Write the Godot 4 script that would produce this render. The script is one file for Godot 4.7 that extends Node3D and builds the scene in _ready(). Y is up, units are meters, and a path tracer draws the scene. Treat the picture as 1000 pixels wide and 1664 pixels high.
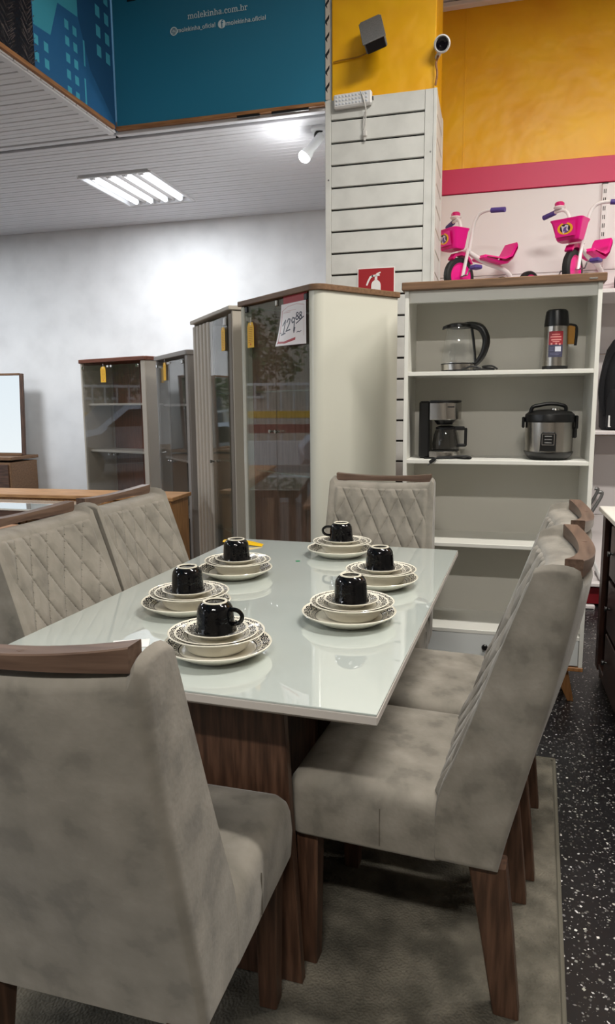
extends Node3D
# A furniture shop: a laid dining table with six velvet chairs, display cabinets, an open bookcase with appliances.
# x runs along the back walls, y is up, z points towards the viewer; metres.

var M := {}
var used := {}


class TB:
	# collects triangles (counter-clockwise seen from outside) and makes one mesh with smoothed normals
	var p := PackedVector3Array()
	var t := PackedVector2Array()

	func tri(a: Vector3, b: Vector3, c: Vector3, ua := Vector2.ZERO, ub := Vector2.ZERO, uc := Vector2.ZERO) -> void:
		p.append(a)
		p.append(b)
		p.append(c)
		t.append(ua)
		t.append(ub)
		t.append(uc)

	func quad(a: Vector3, b: Vector3, c: Vector3, d: Vector3) -> void:
		tri(a, b, c)
		tri(a, c, d)

	func quaduv(a: Vector3, b: Vector3, c: Vector3, d: Vector3, ua: Vector2, ub: Vector2, uc: Vector2, ud: Vector2) -> void:
		tri(a, b, c, ua, ub, uc)
		tri(a, c, d, ua, uc, ud)

	func flip(from: int) -> void:
		for i in range(from, p.size(), 3):
			var q := p[i + 1]
			p[i + 1] = p[i + 2]
			p[i + 2] = q
			var w := t[i + 1]
			t[i + 1] = t[i + 2]
			t[i + 2] = w

	func fix(from: int) -> void:
		# a closed shape whose volume comes out negative is inside out
		var c := Vector3.ZERO
		for i in range(from, p.size()):
			c += p[i]
		c /= maxf(1.0, p.size() - from)
		var vol := 0.0
		for i in range(from, p.size(), 3):
			vol += (p[i] - c).dot((p[i + 1] - c).cross(p[i + 2] - c))
		if vol < 0.0:
			flip(from)

	func convex(from: int) -> void:
		var c := Vector3.ZERO
		for i in range(from, p.size()):
			c += p[i]
		c /= maxf(1.0, p.size() - from)
		for i in range(from, p.size(), 3):
			var n := (p[i + 1] - p[i]).cross(p[i + 2] - p[i])
			if n.dot((p[i] + p[i + 1] + p[i + 2]) / 3.0 - c) < 0.0:
				var q := p[i + 1]
				p[i + 1] = p[i + 2]
				p[i + 2] = q
				var w := t[i + 1]
				t[i + 1] = t[i + 2]
				t[i + 2] = w

	func box(c: Vector3, s: Vector3, bv := 0.0, b := Basis()) -> TB:
		var from := p.size()
		var h := s / 2.0
		bv = minf(bv, minf(h.x, minf(h.y, h.z)) * 0.9)
		var e := bv > 0.0
		var at := func(axis: int, x: int, y: int, z: int) -> Vector3:
			var q := Vector3(x * (h.x - bv), y * (h.y - bv), z * (h.z - bv))
			q[axis] += [x, y, z][axis] * bv
			return c + b * q
		for sg in [-1, 1]:
			quad(at.call(0, sg, -1, -1), at.call(0, sg, 1, -1), at.call(0, sg, 1, 1), at.call(0, sg, -1, 1))
			quad(at.call(1, -1, sg, -1), at.call(1, 1, sg, -1), at.call(1, 1, sg, 1), at.call(1, -1, sg, 1))
			quad(at.call(2, -1, -1, sg), at.call(2, 1, -1, sg), at.call(2, 1, 1, sg), at.call(2, -1, 1, sg))
		if e:
			for q in [-1, 1]:
				for r in [-1, 1]:
					quad(at.call(0, q, r, -1), at.call(1, q, r, -1), at.call(1, q, r, 1), at.call(0, q, r, 1))
					quad(at.call(0, q, -1, r), at.call(2, q, -1, r), at.call(2, q, 1, r), at.call(0, q, 1, r))
					quad(at.call(1, -1, q, r), at.call(2, -1, q, r), at.call(2, 1, q, r), at.call(1, 1, q, r))
					for w in [-1, 1]:
						tri(at.call(0, q, r, w), at.call(1, q, r, w), at.call(2, q, r, w))
		convex(from)
		return self

	func loft(rings: Array, cap_a := true, cap_b := true, fixit := true) -> TB:
		var from := p.size()
		var n: int = rings[0].size()
		for i in rings.size() - 1:
			for j in n:
				var k := (j + 1) % n
				quaduv(rings[i][j], rings[i][k], rings[i + 1][k], rings[i + 1][j], Vector2(float(j) / n, i), Vector2(float(j + 1) / n, i), Vector2(float(j + 1) / n, i + 1), Vector2(float(j) / n, i + 1))
		for e in [0, 1]:
			if (cap_a if e == 0 else cap_b):
				var r: PackedVector3Array = rings[0 if e == 0 else rings.size() - 1]
				var c := Vector3.ZERO
				for q in r:
					c += q
				c /= n
				for j in n:
					if e == 0:
						tri(c, r[(j + 1) % n], r[j])
					else:
						tri(c, r[j], r[(j + 1) % n])
		if fixit:
			fix(from)
		return self

	func lathe(prof: Array, seg := 32, xf := Transform3D()) -> TB:
		# prof: (radius, height, v of the print)
		var from := p.size()
		for i in prof.size() - 1:
			var a: Vector3 = prof[i]
			var b: Vector3 = prof[i + 1]
			for j in seg:
				var u0 := float(j) / seg
				var u1 := float(j + 1) / seg
				var c0 := Vector3(cos(u0 * TAU), 0, sin(u0 * TAU))
				var c1 := Vector3(cos(u1 * TAU), 0, sin(u1 * TAU))
				var up := Vector3.UP
				var q := [c0 * a.x + up * a.y, c1 * a.x + up * a.y, c1 * b.x + up * b.y, c0 * b.x + up * b.y]
				if a.x > 1e-6:
					tri(xf * q[0], xf * q[1], xf * q[2], Vector2(u0, a.z), Vector2(u1, a.z), Vector2(u1, b.z))
				if b.x > 1e-6:
					tri(xf * q[0], xf * q[2], xf * q[3], Vector2(u0, a.z), Vector2(u1, b.z), Vector2(u0, b.z))
		fix(from)
		return self

	func tube(pts: Array, r, seg := 10) -> TB:
		var rings := []
		var up := Vector3.UP
		var n := pts.size()
		var side := Vector3.ZERO
		for i in n:
			var d: Vector3 = (pts[mini(i + 1, n - 1)] - pts[maxi(i - 1, 0)]).normalized()
			if side == Vector3.ZERO:
				side = d.cross(up if absf(d.y) < 0.9 else Vector3.RIGHT).normalized()
			side = (side - d * side.dot(d)).normalized()
			var o := d.cross(side)
			var rr: float = r[i] if r is Array else r
			var ring := PackedVector3Array()
			for j in seg:
				ring.append(pts[i] + (side * cos(TAU * j / seg) + o * sin(TAU * j / seg)) * rr)
			rings.append(ring)
		return loft(rings)

	func prism(poly: PackedVector2Array, z0: float, z1: float, xf := Transform3D(), bv := 0.0) -> TB:
		# a flat outline (x, y) given depth along z
		var from := p.size()
		var n := poly.size()
		var area := 0.0
		for i in n:
			area += poly[i].cross(poly[(i + 1) % n])
		var q := poly.duplicate()
		if area < 0.0:
			q.reverse()
		var inner := PackedVector2Array()
		for i in n:
			var d0 := (q[i] - q[(i + n - 1) % n]).normalized()
			var d1 := (q[(i + 1) % n] - q[i]).normalized()
			var m := (Vector2(-d0.y, d0.x) + Vector2(-d1.y, d1.x))
			m = m / maxf(0.5, m.length_squared() / 2.0)
			inner.append(q[i] + m * bv)
		var rings := []
		var lay := [[inner, z0], [q, z0 + bv], [q, z1 - bv], [inner, z1]] if bv > 0.0 else [[q, z0], [q, z1]]
		for l in lay:
			var ring := PackedVector3Array()
			for v in l[0]:
				ring.append(xf * Vector3(v.x, v.y, l[1]))
			rings.append(ring)
		loft(rings, false, false, false)
		var cap: PackedVector2Array = inner if bv > 0.0 else q
		var idx := Geometry2D.triangulate_polygon(cap)
		for i in range(0, idx.size(), 3):
			for e in [0, 1]:
				var a := cap[idx[i]]
				var b := cap[idx[i + 1]]
				var c := cap[idx[i + 2]]
				if ((b - a).cross(c - a) < 0.0) == (e == 1):
					var w := b
					b = c
					c = w
				var z := z0 if e == 0 else z1
				tri(xf * Vector3(a.x, a.y, z), xf * Vector3(b.x, b.y, z), xf * Vector3(c.x, c.y, z))
		fix(from)
		return self

	func sheet(o: Vector3, u: Vector3, v: Vector3) -> TB:
		# a printed rectangle, its texture upright when u points right and v points down
		quaduv(o, o + v, o + u + v, o + u, Vector2(0, 0), Vector2(0, 1), Vector2(1, 1), Vector2(1, 0))
		return self

	func mesh(angle := 35.0) -> ArrayMesh:
		var n := p.size()
		var fnr := PackedVector3Array()
		fnr.resize(n / 3)
		var groups := {}
		for f in n / 3:
			var i := f * 3
			fnr[f] = (p[i + 1] - p[i]).cross(p[i + 2] - p[i])
			for k in 3:
				var key := Vector3i((p[i + k] * 8000.0).round())
				if groups.has(key):
					groups[key].append(f)
				else:
					groups[key] = [f]
		var lim := cos(deg_to_rad(angle))
		var vv := PackedVector3Array()
		var nn := PackedVector3Array()
		var uu := PackedVector2Array()
		vv.resize(n)
		nn.resize(n)
		uu.resize(n)
		for f in n / 3:
			var own := fnr[f].normalized()
			for k in 3:
				var i := f * 3 + k
				var s := Vector3.ZERO
				for g in groups[Vector3i((p[i] * 8000.0).round())]:
					if fnr[g].normalized().dot(own) > lim:
						s += fnr[g]
				var o: int = f * 3 + [0, 2, 1][k]
				vv[o] = p[i]
				nn[o] = s.normalized() if s.length_squared() > 0.0 else own
				uu[o] = t[i]
		var a := []
		a.resize(Mesh.ARRAY_MAX)
		a[Mesh.ARRAY_VERTEX] = vv
		a[Mesh.ARRAY_NORMAL] = nn
		a[Mesh.ARRAY_TEX_UV] = uu
		var m := ArrayMesh.new()
		m.add_surface_from_arrays(Mesh.PRIMITIVE_TRIANGLES, a)
		return m


func tb() -> TB:
	return TB.new()


func bx(s: Vector3, bv := 0.002) -> Mesh:
	return tb().box(Vector3.ZERO, s, bv).mesh(20.0)


func numbered(n: String) -> String:
	if not used.has(n):
		used[n] = 0
		return n
	used[n] += 1
	return "%s_%03d" % [n, used[n]]


func tag(o: Node, label: String, category := "", group := "") -> void:
	o.set_meta("label", label)
	if category:
		o.set_meta("category", category)
	if group:
		o.set_meta("group", group)


func thing(called: String, label: String, category: String, at := Vector3.ZERO, turn := 0.0, group := "") -> Node3D:
	var o := Node3D.new()
	o.name = numbered(called)
	add_child(o)
	o.position = at
	o.rotation_degrees.y = turn
	tag(o, label, category, group)
	return o


func part(parent: Node, called: String, mesh: Mesh, m: Material, at := Vector3.ZERO, rot := Vector3.ZERO) -> MeshInstance3D:
	var o := MeshInstance3D.new()
	o.name = called
	o.mesh = mesh
	o.material_override = m
	parent.add_child(o, true)
	o.position = at
	o.rotation_degrees = rot
	return o


func pbox(parent: Node, called: String, m: Material, c: Vector3, s: Vector3, bv := 0.002) -> MeshInstance3D:
	return part(parent, called, bx(s, bv), m, c)


func solo(called: String, label: String, category: String, mesh: Mesh, m: Material, at := Vector3.ZERO, rot := Vector3.ZERO, group := "") -> MeshInstance3D:
	var o := part(self, numbered(called), mesh, m, at, rot)
	tag(o, label, category, group)
	return o


func struct(called: String, label: String, mesh: Mesh, m: Material, at := Vector3.ZERO) -> MeshInstance3D:
	var o := part(self, called, mesh, m, at)
	o.set_meta("kind", "structure")
	o.set_meta("label", label)
	return o


func copy(o: Node3D, label: String, at: Vector3, turn: float, base := "") -> Node3D:
	var c: Node3D = o.duplicate()
	c.name = numbered(base if base else String(o.name))
	add_child(c)
	c.position = at
	c.rotation_degrees.y = turn
	c.set_meta("label", label)
	return c


func rr(w: float, d: float, r: float, n := 5) -> PackedVector2Array:
	# outline of a rounded rectangle
	var o := PackedVector2Array()
	for q in 4:
		var c := Vector2((w / 2 - r) * [1, -1, -1, 1][q], (d / 2 - r) * [1, 1, -1, -1][q])
		for i in n + 1:
			var a := PI / 2 * (q + float(i) / n)
			o.append(c + Vector2(cos(a), sin(a)) * r)
	return o


func flat(poly: PackedVector2Array, y: float) -> PackedVector3Array:
	var o := PackedVector3Array()
	for q in poly:
		o.append(Vector3(q.x, y, q.y))
	return o


func arc(c: Vector3, u: Vector3, v: Vector3, r: float, a0: float, a1: float, n := 10) -> Array:
	var o := []
	for i in n + 1:
		var a := deg_to_rad(lerpf(a0, a1, float(i) / n))
		o.append(c + (u * cos(a) + v * sin(a)) * r)
	return o


func curve(ctrl: Array, n := 24) -> Array:
	# a smooth line through the given points
	var o := []
	var k := ctrl.size() - 1
	for i in n + 1:
		var s := float(i) / n * k
		var j := mini(int(s), k - 1)
		var a: Vector3 = ctrl[maxi(j - 1, 0)]
		var b: Vector3 = ctrl[j]
		var c: Vector3 = ctrl[j + 1]
		var d: Vector3 = ctrl[mini(j + 2, k)]
		o.append(b.cubic_interpolate(c, a, d, s - j))
	return o


# ---------------------------------------------------------------- materials

func mat(c: Color, rough := 0.6, metal := 0.0) -> StandardMaterial3D:
	var m := StandardMaterial3D.new()
	m.albedo_color = c
	m.roughness = rough
	m.metallic = metal
	return m


func c8(r: int, g: int, b: int) -> Color:
	return Color8(r, g, b)


func noise_tex(freq: float, ramp: Array, sd: int, oct := 4, size := 512, type := FastNoiseLite.TYPE_SIMPLEX_SMOOTH) -> NoiseTexture2D:
	var n := FastNoiseLite.new()
	n.noise_type = type
	n.frequency = freq
	n.seed = sd
	n.fractal_octaves = oct
	var tx := NoiseTexture2D.new()
	tx.width = size
	tx.height = size
	tx.seamless = true
	tx.noise = n
	if ramp:
		var g := Gradient.new()
		g.offsets = PackedFloat32Array()
		g.colors = PackedColorArray()
		for r in ramp:
			g.add_point(r[0], r[1])
		while g.get_point_count() > ramp.size():
			g.remove_point(0)
		tx.color_ramp = g
	return tx


func bump_tex(freq: float, strength: float, sd: int, oct := 3, size := 512) -> NoiseTexture2D:
	var tx := noise_tex(freq, [], sd, oct, size)
	tx.as_normal_map = true
	tx.bump_strength = strength
	return tx


func tri_mat(tx: Texture2D, scale: Vector3, rough: float, world := false) -> StandardMaterial3D:
	var m := mat(Color.WHITE, rough)
	m.albedo_texture = tx
	m.uv1_triplanar = true
	m.uv1_world_triplanar = world
	m.uv1_scale = scale
	return m


func wood(tx: Texture2D, grain: int, rough := 0.5) -> StandardMaterial3D:
	# grain: 0 along x, 1 along y, 2 along z
	var s := Vector3(5.0, 5.0, 5.0)
	s[grain] = 0.45
	return tri_mat(tx, s, rough)


func glass(c: Color, a: float) -> StandardMaterial3D:
	var m := mat(Color(c.r, c.g, c.b, a), 0.02)
	m.transparency = BaseMaterial3D.TRANSPARENCY_ALPHA
	return m


func glow(c: Color, e: float) -> StandardMaterial3D:
	var m := mat(c, 0.5)
	m.emission_enabled = true
	m.emission = c
	m.emission_energy_multiplier = e
	return m


func printed(img: Image, rough := 0.6) -> StandardMaterial3D:
	var m := mat(Color.WHITE, rough)
	m.albedo_texture = ImageTexture.create_from_image(img)
	m.texture_repeat = false
	return m


func blank(w: int, h: int, c: Color) -> Image:
	var im := Image.create(w, h, false, Image.FORMAT_RGB8)
	im.fill(c)
	return im


func ink_poly(im: Image, poly: PackedVector2Array, c: Color) -> void:
	var lo := poly[0]
	var hi := poly[0]
	for q in poly:
		lo = lo.min(q)
		hi = hi.max(q)
	for y in range(maxi(0, int(lo.y)), mini(im.get_height(), int(hi.y) + 1)):
		for x in range(maxi(0, int(lo.x)), mini(im.get_width(), int(hi.x) + 1)):
			if Geometry2D.is_point_in_polygon(Vector2(x + 0.5, y + 0.5), poly):
				im.set_pixel(x, y, c)


func ink_line(im: Image, pts: Array, w: float, c: Color) -> void:
	for i in pts.size() - 1:
		var a: Vector2 = pts[i]
		var b: Vector2 = pts[i + 1]
		var lo := a.min(b) - Vector2(w, w)
		var hi := a.max(b) + Vector2(w, w)
		for y in range(maxi(0, int(lo.y)), mini(im.get_height(), int(hi.y) + 1)):
			for x in range(maxi(0, int(lo.x)), mini(im.get_width(), int(hi.x) + 1)):
				var q := Vector2(x + 0.5, y + 0.5)
				if q.distance_to(Geometry2D.get_closest_point_to_segment(q, a, b)) < w / 2:
					im.set_pixel(x, y, c)


func ink_ring(im: Image, c: Vector2, r0: float, r1: float, col: Color, sy := 1.0) -> void:
	for y in range(maxi(0, int(c.y - r1 * sy)), mini(im.get_height(), int(c.y + r1 * sy) + 2)):
		for x in range(maxi(0, int(c.x - r1)), mini(im.get_width(), int(c.x + r1) + 2)):
			var d := Vector2(x + 0.5 - c.x, (y + 0.5 - c.y) / sy).length()
			if d >= r0 and d < r1:
				im.set_pixel(x, y, col)


func lettering(s: String, size: float, serif := false, italic := false) -> TextMesh:
	var f := SystemFont.new()
	f.font_names = PackedStringArray(["Droid Serif" if serif else "Droid Sans"])
	f.font_italic = italic
	var m := TextMesh.new()
	m.text = s
	m.font = f
	m.font_size = 64
	m.pixel_size = size / 64.0
	m.depth = 0.002
	return m


func make_materials() -> void:
	# velvet: two close tones brushed into each other, larger smudges where the nap was stroked
	var vel := noise_tex(0.006, [[0.0, c8(102, 97, 89)], [0.26, c8(116, 111, 102)], [0.36, c8(127, 122, 112)], [0.7, c8(140, 134, 124)], [1.0, c8(153, 147, 137)]], 11, 7, 1024)
	M.velvet = tri_mat(vel, Vector3(1.3, 1.3, 1.3), 0.85, true)
	M.velvet.rim_enabled = true
	M.velvet.rim = 0.35
	M.velvet.rim_tint = 0.5
	M.velvet.normal_enabled = true
	M.velvet.normal_texture = bump_tex(0.12, 1.2, 5, 3)
	M.velvet.normal_scale = 0.25
	M.seam = mat(c8(88, 82, 72), 0.9)
	var wal := noise_tex(0.02, [[0.0, c8(52, 35, 26)], [0.45, c8(74, 51, 38)], [0.6, c8(84, 59, 45)], [1.0, c8(102, 74, 57)]], 3, 5)
	M.walnut_y = wood(wal, 1, 0.45)
	M.walnut_x = wood(wal, 0, 0.45)
	var rail := noise_tex(0.02, [[0.0, c8(74, 56, 46)], [0.5, c8(100, 79, 66)], [1.0, c8(118, 96, 82)]], 31, 5)
	M.rail = wood(rail, 0, 0.4)
	var oak := noise_tex(0.02, [[0.0, c8(150, 104, 62)], [0.5, c8(181, 133, 84)], [1.0, c8(203, 156, 104)]], 7, 5)
	M.oak_x = wood(oak, 0, 0.45)
	M.oak_y = wood(oak, 1, 0.45)
	var topw := noise_tex(0.02, [[0.0, c8(92, 66, 44)], [0.5, c8(114, 84, 58)], [1.0, c8(130, 98, 70)]], 9, 4)
	M.nut_x = wood(topw, 0, 0.5)
	var cher := noise_tex(0.02, [[0.0, c8(88, 48, 34)], [0.5, c8(112, 64, 46)], [1.0, c8(128, 78, 58)]], 19, 4)
	M.cherry_x = wood(cher, 0, 0.4)
	M.cherry_y = wood(cher, 1, 0.4)
	M.lining = wood(noise_tex(0.02, [[0.0, c8(132, 95, 83)], [0.5, c8(152, 112, 99)], [1.0, c8(162, 122, 109)]], 20, 4), 1, 0.5)
	var wine := noise_tex(0.02, [[0.0, c8(40, 24, 20)], [0.5, c8(60, 37, 30)], [1.0, c8(74, 48, 39)]], 23, 4)
	M.wine_y = wood(wine, 1, 0.4)
	M.wine_z = wood(wine, 2, 0.4)
	var peach := noise_tex(0.02, [[0.0, c8(176, 130, 98)], [0.5, c8(200, 155, 122)], [1.0, c8(212, 170, 138)]], 41, 4)
	M.peach = wood(peach, 0, 0.35)
	M.pine = wood(noise_tex(0.02, [[0.0, c8(128, 84, 44)], [0.5, c8(160, 110, 62)], [1.0, c8(178, 128, 80)]], 17, 4), 1, 0.5)
	M.batten = wood(noise_tex(0.02, [[0.0, c8(120, 78, 42)], [0.5, c8(152, 104, 62)], [1.0, c8(170, 124, 80)]], 27, 4), 0, 0.6)
	M.batten_z = wood(noise_tex(0.02, [[0.0, c8(120, 78, 42)], [0.5, c8(152, 104, 62)], [1.0, c8(170, 124, 80)]], 28, 4), 2, 0.6)

	M.wall = tri_mat(noise_tex(0.008, [[0.0, c8(222, 223, 224)], [0.5, c8(231, 232, 233)], [1.0, c8(236, 237, 238)]], 2, 4), Vector3(0.6, 0.6, 0.6), 0.7, true)
	M.store_wall = mat(c8(150, 144, 136), 0.8)
	M.pvc = mat(c8(226, 226, 230), 0.4)
	M.groove = mat(c8(120, 118, 118), 0.8)
	M.plaster = mat(c8(225, 226, 228), 0.7)
	M.yellow = tri_mat(noise_tex(0.006, [[0.0, c8(240, 172, 0)], [0.5, c8(248, 185, 0)], [1.0, c8(252, 195, 4)]], 13, 3), Vector3(0.7, 0.7, 0.7), 0.42, true)
	M.yellow.normal_enabled = true
	M.yellow.normal_texture = bump_tex(0.01, 6.0, 77, 3)
	M.yellow.normal_scale = 0.35
	M.pink_board = mat(c8(206, 36, 88), 0.45)
	M.panel_white = mat(c8(228, 222, 222), 0.45)
	M.slat = tri_mat(noise_tex(0.01, [[0.0, c8(205, 206, 202)], [0.5, c8(216, 217, 213)], [1.0, c8(222, 223, 219)]], 33, 4), Vector3(1, 1, 1), 0.5, true)
	M.black_slot = mat(c8(26, 22, 20), 0.7)
	M.blue = mat(c8(40, 120, 152), 0.35)
	M.white_ink = mat(c8(214, 226, 230), 0.6)
	M.black_ink = mat(c8(8, 9, 14), 0.5)
	M.red_sign = mat(c8(160, 18, 30), 0.45)
	M.red_kick = mat(c8(128, 14, 28), 0.5)

	M.floor = tri_mat(ImageTexture.create_from_image(terrazzo()), Vector3(1.25, 1.25, 1.25), 0.32, true)
	M.rug = tri_mat(noise_tex(0.007, [[0.0, c8(62, 59, 51)], [0.4, c8(88, 84, 74)], [0.65, c8(106, 101, 90)], [1.0, c8(124, 118, 105)]], 51, 5, 1024), Vector3(0.9, 0.9, 0.9), 0.95, true)
	M.rug.normal_enabled = true
	M.rug.normal_texture = bump_tex(0.25, 3.0, 8, 2)
	M.rug.normal_scale = 0.5
	M.rug_edge = mat(c8(98, 94, 83), 0.95)

	M.table_glass = mat(c8(192, 200, 196), 0.012)
	M.table_glass.clearcoat_enabled = true
	M.table_glass.clearcoat = 1.0
	M.table_glass.clearcoat_roughness = 0.01
	M.table_glass.metallic_specular = 0.72
	M.table_edge = mat(c8(196, 190, 184), 0.4)
	M.shelf_white = mat(c8(230, 229, 222), 0.4)
	M.shelf_back = mat(c8(211, 208, 199), 0.5)
	M.drawer_white = mat(c8(214, 217, 216), 0.4)
	M.gloss_white = mat(c8(210, 209, 197), 0.2)
	M.gloss_white.clearcoat_enabled = true
	M.gloss_white.clearcoat = 0.5
	M.gloss_white.clearcoat_roughness = 0.12
	M.taupe = mat(c8(186, 178, 166), 0.4)
	M.taupe_dark = mat(c8(128, 121, 112), 0.5)
	M.grey_lam = mat(c8(150, 146, 142), 0.45)
	M.pane = glass(c8(112, 122, 104), 0.08)
	M.pane_smoke = glass(c8(86, 92, 82), 0.1)
	M.glass_shelf = glass(c8(120, 150, 135), 0.22)
	M.clear = glass(c8(225, 230, 230), 0.06)
	M.tint = glass(c8(40, 38, 36), 0.55)

	M.black = mat(c8(17, 17, 18), 0.35)
	M.black_rubber = mat(c8(20, 20, 21), 0.6)
	M.black_cloth = tri_mat(noise_tex(0.05, [[0.0, c8(10, 10, 13)], [1.0, c8(27, 27, 33)]], 4, 3), Vector3(3, 3, 3), 0.9)
	M.steel = mat(c8(190, 186, 180), 0.24, 1.0)
	M.chrome = mat(c8(214, 214, 214), 0.1, 1.0)
	M.grey_metal = mat(c8(132, 132, 132), 0.45, 0.6)
	M.amber = mat(c8(168, 116, 20), 0.4)
	M.ivory = mat(c8(232, 226, 208), 0.12)
	M.mug_black = mat(c8(9, 9, 11), 0.07)
	M.mug_black.normal_enabled = true
	M.mug_black.normal_texture = bump_tex(0.03, 5.0, 61, 2)
	M.mug_black.normal_scale = 0.35
	M.mug_black.uv1_triplanar = true
	M.mug_black.uv1_scale = Vector3(7, 7, 7)
	M.paper = mat(c8(236, 234, 232), 0.7)
	M.tag_yellow = printed(tag_print(), 0.6)
	M.yellow_plastic = mat(c8(238, 190, 20), 0.3)
	M.green_dot = mat(c8(24, 128, 78), 0.5)
	M.hot_pink = mat(c8(236, 20, 140), 0.35)
	M.deep_pink = mat(c8(206, 22, 112), 0.35)
	M.purple = mat(c8(80, 62, 140), 0.5)
	M.trike_white = mat(c8(238, 234, 234), 0.25)
	M.tyre = mat(c8(20, 20, 22), 0.65)
	M.cam_grey = tri_mat(noise_tex(0.04, [[0.0, c8(96, 97, 98)], [1.0, c8(128, 129, 130)]], 66, 3), Vector3(4, 4, 4), 0.6)
	M.white_plastic = mat(c8(228, 228, 228), 0.35)
	M.lens = mat(c8(18, 14, 20), 0.08)
	M.cable = mat(c8(206, 204, 200), 0.5)
	M.mirror = mat(c8(196, 199, 198), 0.03, 1.0)
	M.tube_glow = glow(c8(246, 249, 255), 2.6)
	M.bulb_glow = glow(c8(250, 252, 255), 14.0)
	M.led_glow = glow(c8(250, 250, 246), 5.0)
	M.white_metal = mat(c8(235, 236, 238), 0.4)
	M.led_dot = mat(c8(206, 212, 222), 0.3)


func terrazzo() -> Image:
	var im := blank(1024, 1024, c8(22, 22, 25))
	var rng := RandomNumberGenerator.new()
	rng.seed = 421
	for i in 4200:
		var c := Vector2(rng.randf() * 1024, rng.randf() * 1024)
		var r := 1.2 + 5.2 * pow(rng.randf(), 2.2)
		var a := rng.randf() * PI
		var q := rng.randf_range(0.45, 1.0)
		var v := rng.randf()
		var g := lerpf(0.3, 0.9, pow(v, 1.5))
		var col := Color(g, g * rng.randf_range(0.97, 1.0), g * rng.randf_range(0.93, 1.0))
		for y in range(int(c.y - r) - 1, int(c.y + r) + 2):
			for x in range(int(c.x - r) - 1, int(c.x + r) + 2):
				var d := (Vector2(x, y) - c).rotated(a)
				if absf(d.x) / r + absf(d.y) / (r * q) < 1.15:
					im.set_pixel(posmod(x, 1024), posmod(y, 1024), col)
	return im


func tag_print() -> Image:
	var im := blank(64, 128, c8(240, 188, 52))
	for i in 9:
		im.fill_rect(Rect2i(10, 26 + i * 9, 44, 3), c8(196, 138, 36))
	im.fill_rect(Rect2i(26, 106, 12, 10), c8(214, 110, 44))
	ink_ring(im, Vector2(32, 10), 0, 5, c8(250, 236, 214))
	return im


func _ready() -> void:
	# camera, sky, lights, exposure
	var cam := Camera3D.new()
	cam.name = "camera"
	add_child(cam)
	cam.transform = Transform3D(Basis(Vector3(0.96665072, -0.0076599, -0.2559838), Vector3(-0.03169013, 0.98829276, -0.14924191), Vector3(0.25413011, 0.15237696, 0.95509117)), Vector3(0, 1.36, 0))
	cam.fov = 72.616
	cam.near = 0.05
	cam.far = 200.0
	cam.current = true
	var we := WorldEnvironment.new()
	we.name = "environment"
	var env := Environment.new()
	env.background_mode = Environment.BG_SKY
	var sky := Sky.new()
	var sm := ProceduralSkyMaterial.new()
	sm.sky_top_color = c8(186, 197, 210)
	sm.sky_horizon_color = c8(212, 215, 218)
	sm.ground_horizon_color = c8(190, 190, 186)
	sm.ground_bottom_color = c8(120, 118, 112)
	sm.sky_energy_multiplier = SKY
	sky.sky_material = sm
	env.sky = sky
	env.tonemap_mode = Environment.TONE_MAPPER_LINEAR
	env.tonemap_exposure = EXPOSURE
	env.sdfgi_enabled = true
	env.ssao_enabled = true
	env.ssil_enabled = true
	we.environment = env
	add_child(we)
	make_materials()
	build_shell()
	build_ceiling_lamps()
	build_pillar()
	build_banner()
	build_gondola()
	build_cabinets()
	build_left_furniture()
	build_bookcase()
	build_right_sideboard()
	build_table()
	build_chairs()
	build_tableware()
	build_appliances()
	build_tricycles()
	build_small()
	build_street()


const TROFFER_AT := Vector3(-2.69, 3.0, -5.15)
const SKY := 1.3
const EXPOSURE := 1.32
const LOW := 3.0      # low ceiling
const HIGH := 4.0     # ceiling of the well above the viewer
const WELL_X := -2.28 # left side of the well
const WELL_Z := -4.1  # far side of the well
const BACK := -6.1    # white back wall
const YELLOW_Z := -5.22


func lamp_area(called: String, at: Vector3, size: Vector2, e: float, c := Color(1, 1, 1)) -> void:
	var l := AreaLight3D.new()
	l.name = called
	add_child(l)
	l.position = at
	l.rotation_degrees = Vector3(-90, 0, 0)
	l.area_size = size
	l.light_energy = e
	l.light_color = c
	l.area_range = 20.0
	l.shadow_enabled = true


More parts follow.
